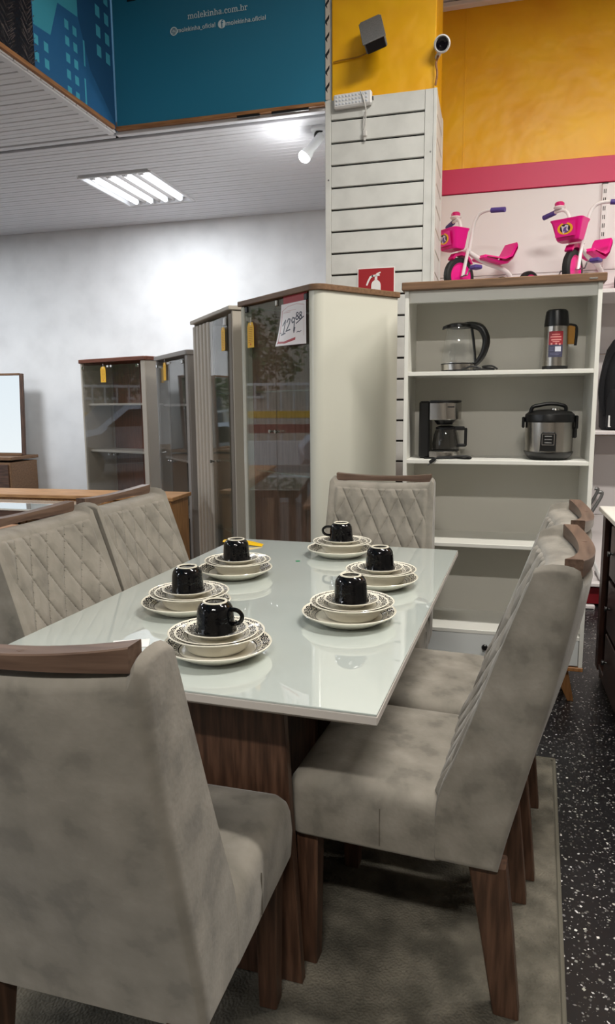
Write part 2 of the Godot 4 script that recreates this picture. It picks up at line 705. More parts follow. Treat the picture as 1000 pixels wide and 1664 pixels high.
func build_shell() -> void:
	struct("floor", "black speckled terrazzo floor of the shop", bx(Vector3(11.2, 0.1, 10.6), 0.0), M.floor, Vector3(-1.6, -0.05, -0.9))
	var rug := thing("rug", "mottled grey-beige rug under the laid dining table", "rug", Vector3(-0.78, 0.0, -1.36), -3.45)
	part(rug, "pile", tb().prism(rr(1.92, 2.7, 0.01, 1), 0.0005, 0.009, Transform3D(Basis(Vector3(1, 0, 0), Vector3(0, 0, 1), Vector3(0, 1, 0)), Vector3.ZERO), 0.003).mesh(), M.rug)
	var edge := tb()
	for s in [-1, 1]:
		edge.box(Vector3(s * 0.966, 0.005, 0), Vector3(0.012, 0.0092, 2.724), 0.003)
		edge.box(Vector3(0, 0.005, s * 1.356), Vector3(1.944, 0.0092, 0.012), 0.003)
	part(rug, "binding", edge.mesh(20.0), M.rug_edge)
	# walls
	struct("wall_back", "white painted back wall behind the glass cabinets", bx(Vector3(6.5, 3.1, 0.12), 0.0), M.wall, Vector3(-3.85, 1.55, BACK - 0.06))
	struct("wall_return", "white return wall hidden behind the slatted pillar", bx(Vector3(0.12, 4.1, 1.0), 0.0), M.wall, Vector3(-0.72, 2.05, -5.66))
	struct("wall_right", "plain wall on the right of the shop", bx(Vector3(0.12, 4.1, 10.4), 0.0), M.store_wall, Vector3(3.86, 2.05, -0.9))
	struct("wall_front", "plain wall behind the viewer", bx(Vector3(11.0, 4.1, 0.12), 0.0), M.store_wall, Vector3(-1.6, 2.05, 4.26))
	var yw := struct("wall_yellow", "yellow upper wall above the pink board", bx(Vector3(4.6, 4.1, 0.1), 0.0), M.yellow, Vector3(1.6, 2.05, YELLOW_Z - 0.05))
	pbox(yw, "seam", M.yellow, Vector3(-1.86, 1.4, 0.0505), Vector3(0.012, 1.1, 0.003), 0.001)
	# storefront on the left: piers and a lintel, open to the street
	struct("wall_left", "storefront lintel and piers open to the street", tb().box(Vector3(-7.0, 3.05, -0.9), Vector3(0.2, 0.3, 10.4)).box(Vector3(-7.0, 1.45, -5.9), Vector3(0.25, 2.9, 0.4)).box(Vector3(-7.0, 1.45, 4.0), Vector3(0.25, 2.9, 0.5)).mesh(), M.plaster)
	# ceilings
	struct("ceiling_high", "white ceiling over the well", bx(Vector3(6.4, 0.1, 9.6), 0.0), M.plaster, Vector3(0.82, HIGH + 0.05, -0.5))
	var cb := struct("trim_1", "white ledge where the yellow wall meets the ceiling", bx(Vector3(4.4, 0.03, 0.06), 0.004), M.white_metal, Vector3(1.6, HIGH - 0.02, YELLOW_Z + 0.03))
	cb.set_meta("label", "white ledge where the yellow wall meets the ceiling")
	var low := struct("ceiling", "white plastic strip ceiling of the low part", tb().box(Vector3(-4.76, LOW + 0.06, -0.93), Vector3(4.84, 0.06, 10.34)).box(Vector3(-1.56, LOW + 0.06, -5.16), Vector3(1.64, 0.06, 2.0)).mesh(), M.groove)
	struct("added_upper_wall", "added unseen upper wall behind the pillar, closing a gap to the sky", bx(Vector3(0.1, 1.0, 1.0), 0.0), M.wall, Vector3(-0.76, 3.5, -4.7))  # added out of view so that no sky light leaks in behind the pillar
	struct("leak_filler", "added blue filler board behind the plain blue banner, blocking sky light", bx(Vector3(1.52, 0.9, 0.03), 0.0), M.blue, Vector3(-1.67, 3.55, -4.195))  # filler added to block sky light at the banner corner; blue keeps the gap dark
	var z := BACK + 0.002
	var pitch := 0.1052
	var long_strip := strip_mesh(6.2, pitch)
	var short_strip := strip_mesh(4.78, pitch)
	while z < 3.6:
		if z + pitch < WELL_Z - 0.02:
			if absf(z + pitch / 2 - TROFFER_AT.z) < 0.375 + pitch / 2 - 0.02:
				# cut for the recessed light
				for q in [[-6.98, TROFFER_AT.x - 0.285], [TROFFER_AT.x + 0.285, -0.78]]:
					part(low, "strip", strip_mesh(q[1] - q[0], pitch), M.pvc, Vector3((q[0] + q[1]) / 2, LOW + 0.016, z + pitch / 2))
			else:
				part(low, "strip", long_strip, M.pvc, Vector3(-7.0 + 3.1 + 0.02, LOW + 0.016, z + pitch / 2))
		elif z > WELL_Z - 0.09:
			part(low, "strip", short_strip, M.pvc, Vector3(-7.0 + 2.39 - 0.06, LOW + 0.016, z + pitch / 2))
		z += pitch
	pbox(low, "joint_cover", M.pvc, Vector3(-4.66, LOW + 0.006, WELL_Z - 0.03), Vector3(4.7, 0.02, 0.05), 0.004)
	pbox(low, "edge_trim", M.pvc, Vector3(WELL_X - 0.03, LOW + 0.006, -0.3), Vector3(0.04, 0.022, 7.6), 0.003)
	pbox(low, "edge_trim", M.pvc, Vector3(-1.63, LOW + 0.006, WELL_Z - 0.03), Vector3(1.32, 0.022, 0.04), 0.003)


func strip_mesh(l: float, w: float) -> Mesh:
	# one hollow plastic strip: flat face with rounded edges and a shallow line along its middle
	var g := w / 2 - 0.003
	return tb().prism(PackedVector2Array([Vector2(-g, 0.015), Vector2(-g, 0.003), Vector2(-g + 0.004, 0), Vector2(-0.003, 0), Vector2(0, 0.002), Vector2(0.003, 0), Vector2(g - 0.004, 0), Vector2(g, 0.003), Vector2(g, 0.015)]), -l / 2, l / 2, Transform3D(Basis(Vector3(0, 0, 1), Vector3(0, 1, 0), Vector3(1, 0, 0)), Vector3(0, -0.015, 0))).mesh(20.0)


func build_ceiling_lamps() -> void:
	# recessed four-tube fitting in the low ceiling
	var t := thing("recessed_light", "lit recessed four-tube ceiling light in the strip ceiling", "ceiling light", TROFFER_AT, 0.0)
	troffer(t)
	tube_lamps(TROFFER_AT, 0)
	var k := 1
	for q in [Vector3(-4.9, LOW - 0.034, -4.4), Vector3(-4.9, LOW - 0.034, -1.2), Vector3(-4.9, LOW - 0.034, 1.8)]:
		copy(t, ["", "recessed tube light out of view over the dresser", "recessed tube light out of view left of the table", "recessed tube light out of view behind the viewer"][k], q, 0.0, "recessed_light")
		tube_lamps(q, k)
		k += 1
	# long lamps under the high ceiling, behind and above the viewer
	var spots := [Vector3(0.75, HIGH, -2.2), Vector3(0.1, HIGH, 1.7), Vector3(2.4, HIGH, -3.5)]
	var first: Node3D
	for i in spots.size():
		var label: String = ["long ceiling lamp right of the dining table", "long ceiling lamp above the viewer", "long ceiling lamp over the right aisle"][i]
		if i == 0:
			first = thing("linear_light", label, "ceiling light", spots[i], 0.0, "long lamps under the high ceiling")
			pbox(first, "housing", M.white_metal, Vector3(0, -0.025, 0), Vector3(1.26, 0.05, 0.2), 0.006)
			pbox(first, "diffuser", M.led_glow, Vector3(0, -0.052, 0), Vector3(1.2, 0.006, 0.16), 0.002)
		else:
			copy(first, label, spots[i], 0.0, "linear_light")
		lamp_area("linear_lamp_%03d" % i, spots[i] + Vector3(0, -0.062, 0), Vector2(1.2, 0.16), [LINEAR, LINEAR * 1.45, LINEAR * 0.6][i], Color(1.0, 0.98, 0.945))
	# track spot beside the pillar
	var s := thing("track_spot", "lit white track spotlight on the ceiling beside the slatted pillar", "spotlight", Vector3(-1.07, LOW, -4.36))
	part(s, "ceiling_plate", tb().lathe([Vector3(0, 0, 0), Vector3(0.05, 0, 0), Vector3(0.05, -0.012, 0), Vector3(0.044, -0.018, 0), Vector3(0, -0.018, 0)], 24).mesh(), M.white_metal)
	part(s, "bracket", tb().tube(curve([Vector3(0.02, -0.016, 0), Vector3(0.0, -0.02, 0.01), Vector3(-0.02, -0.035, 0.012), Vector3(-0.022, -0.09, 0.01)], 10), 0.0075, 8).mesh(), M.black)
	var d := Vector3(-0.62, -0.76, 0.2).normalized()
	var xf := Transform3D(Basis(Quaternion(Vector3.UP, -d)), Vector3(0.012, -0.045, 0))
	part(s, "lamp_body", tb().lathe([Vector3(0, 0.01, 0), Vector3(0.022, 0.008, 0), Vector3(0.026, 0.0, 0), Vector3(0.026, -0.1, 0), Vector3(0.036, -0.125, 0), Vector3(0.036, -0.145, 0), Vector3(0.03, -0.145, 0), Vector3(0.0, -0.13, 0)], 24, xf).mesh(), M.white_metal)
	var at := xf * Vector3(0, -0.15, 0)
	part(s, "bulb", tb().lathe([Vector3(0, 0.03, 0), Vector3(0.024, 0.022, 0), Vector3(0.038, 0.0, 0), Vector3(0.034, -0.02, 0), Vector3(0.018, -0.033, 0), Vector3(0, -0.036, 0)], 24, Transform3D(xf.basis, at)).mesh(60.0), M.bulb_glow)
	var l := OmniLight3D.new()
	l.name = "spot_lamp"
	add_child(l)
	l.position = s.position + at
	l.light_energy = SPOT
	l.light_size = 0.03
	l.omni_range = 20.0
	l.omni_attenuation = 2.0
	l.shadow_enabled = true


const TROFFER := 3.2
const LINEAR := 7.5
const SPOT := 0.16


func tube_lamps(at: Vector3, k: int) -> void:
	for i in 4:
		lamp_area("tube_lamp_%d%d" % [k, i], at + Vector3((i - 1.5) * 0.13, -0.014, 0), Vector2(0.036, 0.62), TROFFER / 4.0 * (0.72 if k == 0 else 1.1), Color(0.97, 0.985, 1.0))


func troffer(t: Node3D) -> void:
	var fr := tb()
	for q in [-1, 1]:
		fr.box(Vector3(q * 0.285, 0.01, 0), Vector3(0.022, 0.034, 0.764), 0.003)
		fr.box(Vector3(0, 0.01, q * 0.372), Vector3(0.55, 0.034, 0.022), 0.003)
	part(t, "frame", fr.mesh(20.0), M.white_metal)
	part(t, "reflector", tb().box(Vector3(0, 0.026, 0), Vector3(0.55, 0.004, 0.73)).mesh(20.0), M.white_metal)
	for i in 4:
		part(t, "tube", tb().tube([Vector3((i - 1.5) * 0.13, 0.008, -0.32), Vector3((i - 1.5) * 0.13, 0.008, 0.32)], 0.018, 12).mesh(), M.tube_glow)
		for e in [-1, 1]:
			pbox(t, "socket", M.white_metal, Vector3((i - 1.5) * 0.13, 0.01, e * 0.335), Vector3(0.034, 0.034, 0.03), 0.004)
		if i < 3:
			part(t, "louvre", tb().prism(PackedVector2Array([Vector2(-0.014, 0.024), Vector2(0.014, 0.024), Vector2(0.002, -0.002), Vector2(-0.002, -0.002)]), -0.345, 0.345, Transform3D(Basis(), Vector3((i - 1.0) * 0.13, 0, 0))).mesh(20.0), M.grey_lam)


func build_pillar() -> void:
	var x0 := -0.967
	var x1 := -0.353
	var zf := WELL_Z + 0.0
	var zb := -4.58
	var t := struct("pillar", "yellow painted pillar clad with white slatted boards below", tb().box(Vector3((x0 + x1) / 2 + 0.01, 2.0, (zf + zb) / 2), Vector3(x1 - x0 - 0.04, 4.0, absf(zf - zb) - 0.05), 0.004).mesh(20.0), M.yellow)
	# slat boards around the pillar: narrow planks with dark slots between
	var top := 3.04
	pbox(t, "slot_back", M.black_slot, Vector3((x0 + x1) / 2, top / 2, zf - 0.022), Vector3(x1 - x0 - 0.02, top - 0.02, 0.006), 0.0)
	pbox(t, "slot_back", M.black_slot, Vector3(x1 - 0.018, top / 2, (zf + zb) / 2), Vector3(0.006, top - 0.02, absf(zb - zf) - 0.06), 0.0)
	var slots := [2.933]
	while slots[-1] > 0.2:
		slots.append(slots[-1] - 0.1192)
	var hi := top
	for s in slots.size() + 1:
		var lo: float = slots[s] + 0.0055 if s < slots.size() else 0.0
		var h := hi - lo
		pbox(t, "slat", M.slat, Vector3((x0 + 0.03 + x1 - 0.062) / 2, lo + h / 2, zf - 0.01), Vector3(x1 - x0 - 0.092, h, 0.018), 0.0015)
		pbox(t, "slat", M.slat, Vector3(x1 - 0.007, lo + h / 2, (zf + zb) / 2 - 0.02), Vector3(0.016, h, absf(zb - zf) - 0.13), 0.0015)
		if s < slots.size():
			hi = slots[s] - 0.0055
	pbox(t, "corner_strip", M.slat, Vector3(x0 + 0.013, top / 2, zf - 0.009), Vector3(0.032, top, 0.02), 0.002)
	pbox(t, "corner_strip", M.slat, Vector3(x1 - 0.031, top / 2, zf - 0.009), Vector3(0.06, top, 0.02), 0.002)
	pbox(t, "corner_strip", M.slat, Vector3(x1 - 0.006, top / 2, zf - 0.025), Vector3(0.018, top, 0.06), 0.002)
	pbox(t, "side_board", M.slat, Vector3(x0 + 0.004, top / 2, (zf + zb) / 2 - 0.01), Vector3(0.014, top, absf(zb - zf) - 0.02), 0.002)
	pbox(t, "corner_strip", M.slat, Vector3(x1 - 0.006, top / 2, zb + 0.035), Vector3(0.018, top, 0.06), 0.002)
	for q in [Vector3(-0.38, 2.72, 0), Vector3(-0.952, 2.62, 0)]:
		part(t, "screw", tb().lathe([Vector3(0.0055, -0.002, 0), Vector3(0.005, 0.001, 0), Vector3(0, 0.0015, 0)], 10, Transform3D(Basis(Vector3.RIGHT, PI / 2), Vector3(q.x, q.y, zf + 0.001))).mesh(), M.grey_metal)
	pbox(t, "hook", M.black, Vector3(-0.583, 1.62, zf + 0.012), Vector3(0.022, 0.014, 0.03), 0.003)


func build_banner() -> void:
	# the printed sheets around the well: the far one plain blue with lettering, the left one with a city drawing
	var t := thing("blue_banner", "plain blue printed banner with web address beside the yellow pillar", "banner", Vector3(0, 0, WELL_Z))
	pbox(t, "sheet", M.blue, Vector3(-1.618, 3.51, -0.02), Vector3(1.306, 0.978, 0.036), 0.001)
	pbox(t, "backing", M.plaster, Vector3(-1.58, 3.5, -0.06), Vector3(1.28, 0.99, 0.03), 0.0)
	var a := part(t, "address", lettering("molekinha.com.br", 0.058, true, true), M.white_ink, Vector3(-1.603, 3.583, 0.001))
	fit_width(a, 0.366)
	var b := part(t, "handle", lettering("molekinha_oficial", 0.036), M.white_ink, Vector3(-1.735, 3.517, 0.001))
	fit_width(b, 0.235)
	var c := part(t, "handle", lettering("molekinha.oficial", 0.036), M.white_ink, Vector3(-1.43, 3.515, 0.001))
	fit_width(c, 0.235)
	# round camera mark and round f mark
	var mark := ring_mesh(Vector2(-1.875, 3.517), 0.018, 0.023)
	part(t, "mark", tb_join([mark, ring_mesh(Vector2(-1.875, 3.517), 0.0035, 0.0065), frame_mesh(Vector2(-1.875, 3.517), 0.011, 0.002)]), M.white_ink)
	part(t, "mark", disc_mesh(Vector2(-1.576, 3.516), 0.023), M.white_ink)
	part(t, "mark", lettering("f", 0.05), M.blue, Vector3(-1.574, 3.514, 0.003))
	# feet of large black letters that run out of the picture
	for q in [[-2.14, 0.055], [-2.055, 0.05]]:
		pbox(t, "letter", M.black_ink, Vector3(q[0], 3.79, 0.001), Vector3(q[1], 0.15, 0.004), 0.0)
	part(t, "zigzag_strip", zigzag(), printed_zigzag(), Vector3(-0.955, 0, 0.004))
	pbox(t, "batten", M.batten, Vector3(-1.62, 3.022, 0.006), Vector3(1.3, 0.02, 0.03), 0.002)
	for q in [[-1.42, 0.14], [-1.17, 0.22]]:
		pbox(t, "rail_gap", M.black, Vector3(q[0], 3.004, 0.016), Vector3(q[1], 0.012, 0.012), 0.001)
	var u := thing("city_banner", "printed banner with a dark blue city drawing and braided black hair", "banner", Vector3(WELL_X, 0, 0))
	var im := city_print()
	var z0 := WELL_Z + 0.0
	var z1 := -2.1
	part(u, "sheet", tb().sheet(Vector3(0, 4.0, z1), Vector3(0, 0, z0 - z1), Vector3(0, -0.98, 0)).mesh(), printed(im, 0.4))
	pbox(u, "backing", M.blue, Vector3(-0.03, 3.5, 0.05), Vector3(0.05, 0.98, 8.26), 0.0)
	pbox(u, "batten", M.batten_z, Vector3(0.004, 3.02, (z0 + z1) / 2 + 0.04), Vector3(0.03, 0.022, absf(z1 - z0)), 0.002)


func fit_width(o: MeshInstance3D, w: float) -> void:
	var s := w / maxf(0.01, o.mesh.get_aabb().size.x)
	o.scale = Vector3(s, s, 1)


func tb_join(list: Array) -> Mesh:
	var st := SurfaceTool.new()
	st.begin(Mesh.PRIMITIVE_TRIANGLES)
	for m in list:
		st.append_from(m, 0, Transform3D())
	return st.commit()


func ring_mesh(c: Vector2, r0: float, r1: float) -> Mesh:
	return tb().lathe([Vector3(r0, 0, 0), Vector3(r0, 0.002, 0), Vector3(r1, 0.002, 0), Vector3(r1, 0, 0), Vector3(r0, 0, 0)], 28, Transform3D(Basis(Vector3.RIGHT, PI / 2), Vector3(c.x, c.y, 0))).mesh()


func disc_mesh(c: Vector2, r: float) -> Mesh:
	return tb().lathe([Vector3(0, 0, 0), Vector3(r, 0, 0), Vector3(r, 0.002, 0), Vector3(0, 0.002, 0)], 28, Transform3D(Basis(Vector3.RIGHT, PI / 2), Vector3(c.x, c.y, 0))).mesh()


func frame_mesh(c: Vector2, h: float, w: float) -> Mesh:
	var b := tb()
	for s in [-1, 1]:
		b.box(Vector3(c.x + s * h, c.y, 0.001), Vector3(w, h * 2 + w, 0.002))
		b.box(Vector3(c.x, c.y + s * h, 0.001), Vector3(h * 2 + w, w, 0.002))
	return b.mesh()


func zigzag() -> Mesh:
	return tb().box(Vector3(0, 3.52, -0.004), Vector3(0.022, 0.95, 0.006)).sheet(Vector3(-0.011, 3.99, 0.0), Vector3(0.022, 0, 0), Vector3(0, -0.94, 0)).mesh(20.0)


func printed_zigzag() -> Material:
	var im := blank(16, 512, c8(200, 190, 178))
	for i in 11:
		var y := 8.0 + i * 46.5
		ink_poly(im, PackedVector2Array([Vector2(0, y + 8), Vector2(16, y - 8), Vector2(16, y + 2), Vector2(6, y + 12), Vector2(8, y + 22), Vector2(0, y + 14)]), c8(14, 13, 14))
	return printed(im)


func city_print() -> Image:
	# u runs from the near end to the corner (2.0 m), v from the ceiling down (0.98 m)
	var w := 1024
	var h := 512
	var im := blank(w, h, c8(42, 98, 146))
	var at := func(z: float, y: float) -> Vector2:
		return Vector2((-2.1 - z) / 2.0 * w, (4.0 - y) / 0.98 * h)
	var sky := c8(66, 154, 176)
	var dark := c8(34, 80, 122)
	var lit := c8(74, 166, 190)
	ink_poly(im, PackedVector2Array([at.call(-3.2, 4.01), at.call(-3.2, 3.2), at.call(-3.322, 3.244), at.call(-3.47, 3.259), at.call(-3.548, 3.451), at.call(-3.736, 3.472), at.call(-3.75, 4.01)]), sky)
	ink_poly(im, PackedVector2Array([at.call(-3.736, 4.01), at.call(-3.736, 3.48), at.call(-3.84, 3.25), at.call(-4.1, 3.05), at.call(-4.11, 4.01)]), dark)
	var win := func(z: float, y: float, sz: float, sy: float) -> void:
		var c: Vector2 = at.call(z, y)
		im.fill_rect(Rect2i(int(c.x - sz * w / 4), int(c.y - sy * h / 0.98 / 2), int(sz * w / 2), int(sy * h / 0.98)), lit)
	for r in 5:
		for q in 2:
			win.call(-3.624 - q * 0.0765, 3.381 - r * 0.0828, 0.038, 0.045)
	for r in 3:
		for q in 2:
			win.call(-3.342 - q * 0.084, 3.181 - r * 0.0805, 0.038, 0.045)
	for r in 4:
		for q in 2:
			win.call(-3.95 - q * 0.096, 3.712 - r * 0.1065, 0.048, 0.06)
	win.call(-3.786, 3.31, 0.016, 0.135)
	win.call(-3.783, 3.11, 0.016, 0.135)
	# black braided hair: rows of slanted light strands
	im.fill_rect(Rect2i(0, 0, int((3.325 - 2.1) / 2.0 * w), h), c8(20, 17, 24))
	var rng := RandomNumberGenerator.new()
	rng.seed = 9
	var end := int((3.322 - 2.1) / 2.0 * w)
	for col in 8:
		for row in 26:
			for k in 5:
				var c := Vector2(end - 22 - col * 78 + (k - 2) * 3.0, row * 21 + k * 3.0 + rng.randf() * 4)
				var g := rng.randf_range(0.16, 0.42)
				for sgn in [-1, 1]:
					ink_line(im, [c + Vector2(sgn * 4, 0), c + Vector2(sgn * rng.randf_range(16, 30), -rng.randf_range(12, 22))], 1.6, Color(g, g * 0.9, g * 0.86))
	im.fill_rect(Rect2i(end, 0, 3, h), c8(40, 92, 138))
	return im


func build_gondola() -> void:
	# wall shelving on the right: back panels, slotted uprights, decks
	var zw := YELLOW_Z
	var t := thing("wall_shelving", "white wall shelving behind the open bookcase under the pink board", "shelving", Vector3(0, 0, zw))
	for i in 5:
		var h := 0.5515
		pbox(t, "back_panel", M.panel_white, Vector3(1.6, 0.03 + h * (i + 0.5), 0.012), Vector3(4.3, h - 0.003, 0.02), 0.002)
	for x in [-0.44, 0.66, 1.62, 2.6]:
		var up := pbox(t, "upright", M.panel_white, Vector3(x, 1.4, 0.03), Vector3(0.034, 2.76, 0.018), 0.002)
		if x > 0.0 and x < 1.0:
			for k in 15:
				for s in [-1, 1]:
					pbox(up, "slot", M.black_slot, Vector3(s * 0.0052, 1.33 - k * 0.054, 0.0085), Vector3(0.0044, 0.026, 0.004), 0.0)
		pbox(up, "cap", M.black, Vector3(0, 1.378, 0.002), Vector3(0.036, 0.008, 0.02), 0.002)
	# decks
	for q in [[2.04, 0.51, "deck"], [1.178, 0.36, "deck"], [0.172, 0.36, "deck"]]:
		pbox(t, q[2], M.panel_white, Vector3(1.6, q[0] - 0.013, 0.02 + q[1] / 2), Vector3(4.2, 0.026, q[1]), 0.004)
		for x in [0.48, 1.62, 2.6]:
			pbox(t, "bracket", M.black, Vector3(x, q[0] - 0.045, 0.2), Vector3(0.02, 0.034, 0.3), 0.003)
	pbox(t, "kick_board", M.red_kick, Vector3(1.6, 0.075, 0.33), Vector3(4.2, 0.11, 0.012), 0.001)
	pbox(t, "foot_rail", M.panel_white, Vector3(0.52, 0.014, 0.385), Vector3(0.32, 0.018, 0.03), 0.004)
	pbox(t, "foot_cap", M.panel_white, Vector3(0.66, 0.014, 0.392), Vector3(0.06, 0.024, 0.036), 0.004)
	solo("pink_fascia", "long crimson-pink board between yellow wall and tricycle shelf", "fascia", bx(Vector3(4.3, 0.162, 0.03), 0.003), M.pink_board, Vector3(1.6, 2.87, zw + 0.019))


func build_cabinets() -> void:
	white_cabinet()
	fluted_cabinet()
	var b := glass_cabinet("brown-topped glass display cabinet nearest the mirror, two glass doors", Vector2(-3.517, -5.5), -19.4, 0.825, 0.35, 1.76, M.cherry_x, M.taupe, M.cherry_y)
	var g := glass_cabinet("grey glass display cabinet between the brown-topped and the fluted one", Vector2(-2.56, -5.05), -47.5, 0.79, 0.35, 1.735, M.grey_lam, M.grey_lam, M.grey_lam)
	price_tag("yellow price tag on the brown-topped cabinet door", b, Vector3(-0.09, 1.625, 0.19))
	price_tag("yellow price tag on the grey cabinet door", g, Vector3(-0.1, 1.61, 0.19))


func frame_at(fl: Vector2, turn: float, w: float, d: float) -> Vector3:
	# centre of a footprint whose front left corner and turn are known
	var a := deg_to_rad(turn)
	var x := Vector2(cos(a), -sin(a))
	var z := Vector2(sin(a), cos(a))
	var c := fl + x * w / 2 - z * d / 2
	return Vector3(c.x, 0, c.y)


func price_tag(label: String, cab: Node3D, at: Vector3, turn := 0.0) -> void:
	var o := thing("price_tag", label, "price tag", cab.transform * at, cab.rotation_degrees.y + turn, "yellow price tags on cabinets")
	var poly := PackedVector2Array([Vector2(-0.032, -0.065), Vector2(0.032, -0.065), Vector2(0.032, 0.045), Vector2(0.02, 0.065), Vector2(-0.02, 0.065), Vector2(-0.032, 0.045)])
	var m := tb()
	for i in range(0, 6):
		var k := (i + 1) % 6
		m.quad(Vector3(poly[i].x, poly[i].y, -0.001), Vector3(poly[k].x, poly[k].y, -0.001), Vector3(poly[k].x, poly[k].y, 0.001), Vector3(poly[i].x, poly[i].y, 0.001))
		var uv := func(q: Vector2) -> Vector2: return Vector2(q.x / 0.064 + 0.5, 0.5 - q.y / 0.13)
		for s in [-1, 1]:
			var a := Vector3(0, 0, 0.001 * s)
			var b := Vector3(poly[i].x, poly[i].y, 0.001 * s)
			var c := Vector3(poly[k].x, poly[k].y, 0.001 * s)
			if s > 0:
				m.tri(a, b, c, uv.call(Vector2.ZERO), uv.call(poly[i]), uv.call(poly[k]))
			else:
				m.tri(a, c, b, uv.call(Vector2.ZERO), uv.call(poly[k]), uv.call(poly[i]))
	part(o, "card", m.mesh(20.0), M.tag_yellow)
	part(o, "string", tb().tube([Vector3(0, 0.055, 0.001), Vector3(0.004, 0.075, 0.001), Vector3(0, 0.09, -0.002)], 0.0012, 5).mesh(), M.paper)


func glass_cabinet(label: String, fl: Vector2, turn: float, w: float, d: float, h: float, top: Material, side: Material, back: Material) -> Node3D:
	var t := thing("display_cabinet", label, "display cabinet", frame_at(fl, turn, w, d), turn, "glass display cabinets")
	var zf := d / 2
	for s in [-1, 1]:
		pbox(t, "side_panel", side, Vector3(s * (w / 2 - 0.02), h / 2 - 0.01, -0.005), Vector3(0.03, h - 0.04, d - 0.01), 0.003)
		pbox(t, "front_post", side, Vector3(s * (w / 2 - (0.035 if s > 0 else 0.018)), h / 2 - 0.01, zf - 0.012), Vector3(0.055 if s > 0 else 0.026, h - 0.04, 0.022), 0.004)
	part(t, "top", tb().prism(rr(w + 0.02, d + 0.02, 0.02, 4), -0.016, 0.016, Transform3D(Basis(Vector3.RIGHT, PI / 2), Vector3(0, h - 0.016, 0.004)), 0.003).mesh(), top)
	pbox(t, "base", side, Vector3(0, 0.06, 0), Vector3(w - 0.03, 0.1, d - 0.02), 0.004)
	pbox(t, "back_panel", back, Vector3(0, h / 2, -zf + 0.014), Vector3(w - 0.05, h - 0.05, 0.012), 0.001)
	for y in [1.375, 0.97, 0.56]:
		pbox(t, "shelf", side, Vector3(0, y - (0.0 if h > 1.75 else 0.012), -0.012), Vector3(w - 0.062, 0.018, d - 0.06), 0.002)
	for s in [-1, 1]:
		var dw := (w - 0.1) / 2
		var x0 := -0.018
		var door := pbox(t, "door", M.pane_smoke, Vector3(x0 + s * (dw / 2 + 0.001), h / 2 + 0.03, zf + 0.004), Vector3(dw - 0.004, h - 0.17, 0.006), 0.001)
		part(door, "handle", tb().lathe([Vector3(0, 0.026, 0), Vector3(0.009, 0.025, 0), Vector3(0.01, 0.018, 0), Vector3(0.006, 0.012, 0), Vector3(0.007, 0, 0), Vector3(0, 0, 0)], 14, Transform3D(Basis(Vector3.RIGHT, PI / 2), Vector3(-s * (dw / 2 - 0.03), 0.95 - h / 2 - 0.03, 0.003))).mesh(), M.chrome)
		for y in [1, -1]:
			pbox(door, "hinge", M.chrome, Vector3(s * (dw / 2 - 0.022), y * (h / 2 - 0.105), 0.004), Vector3(0.03, 0.026, 0.012), 0.003)
		pbox(door, "clip", M.white_metal, Vector3(-s * (dw / 2 - 0.02), h / 2 - 0.098, 0.004), Vector3(0.018, 0.016, 0.01), 0.002)
	return t


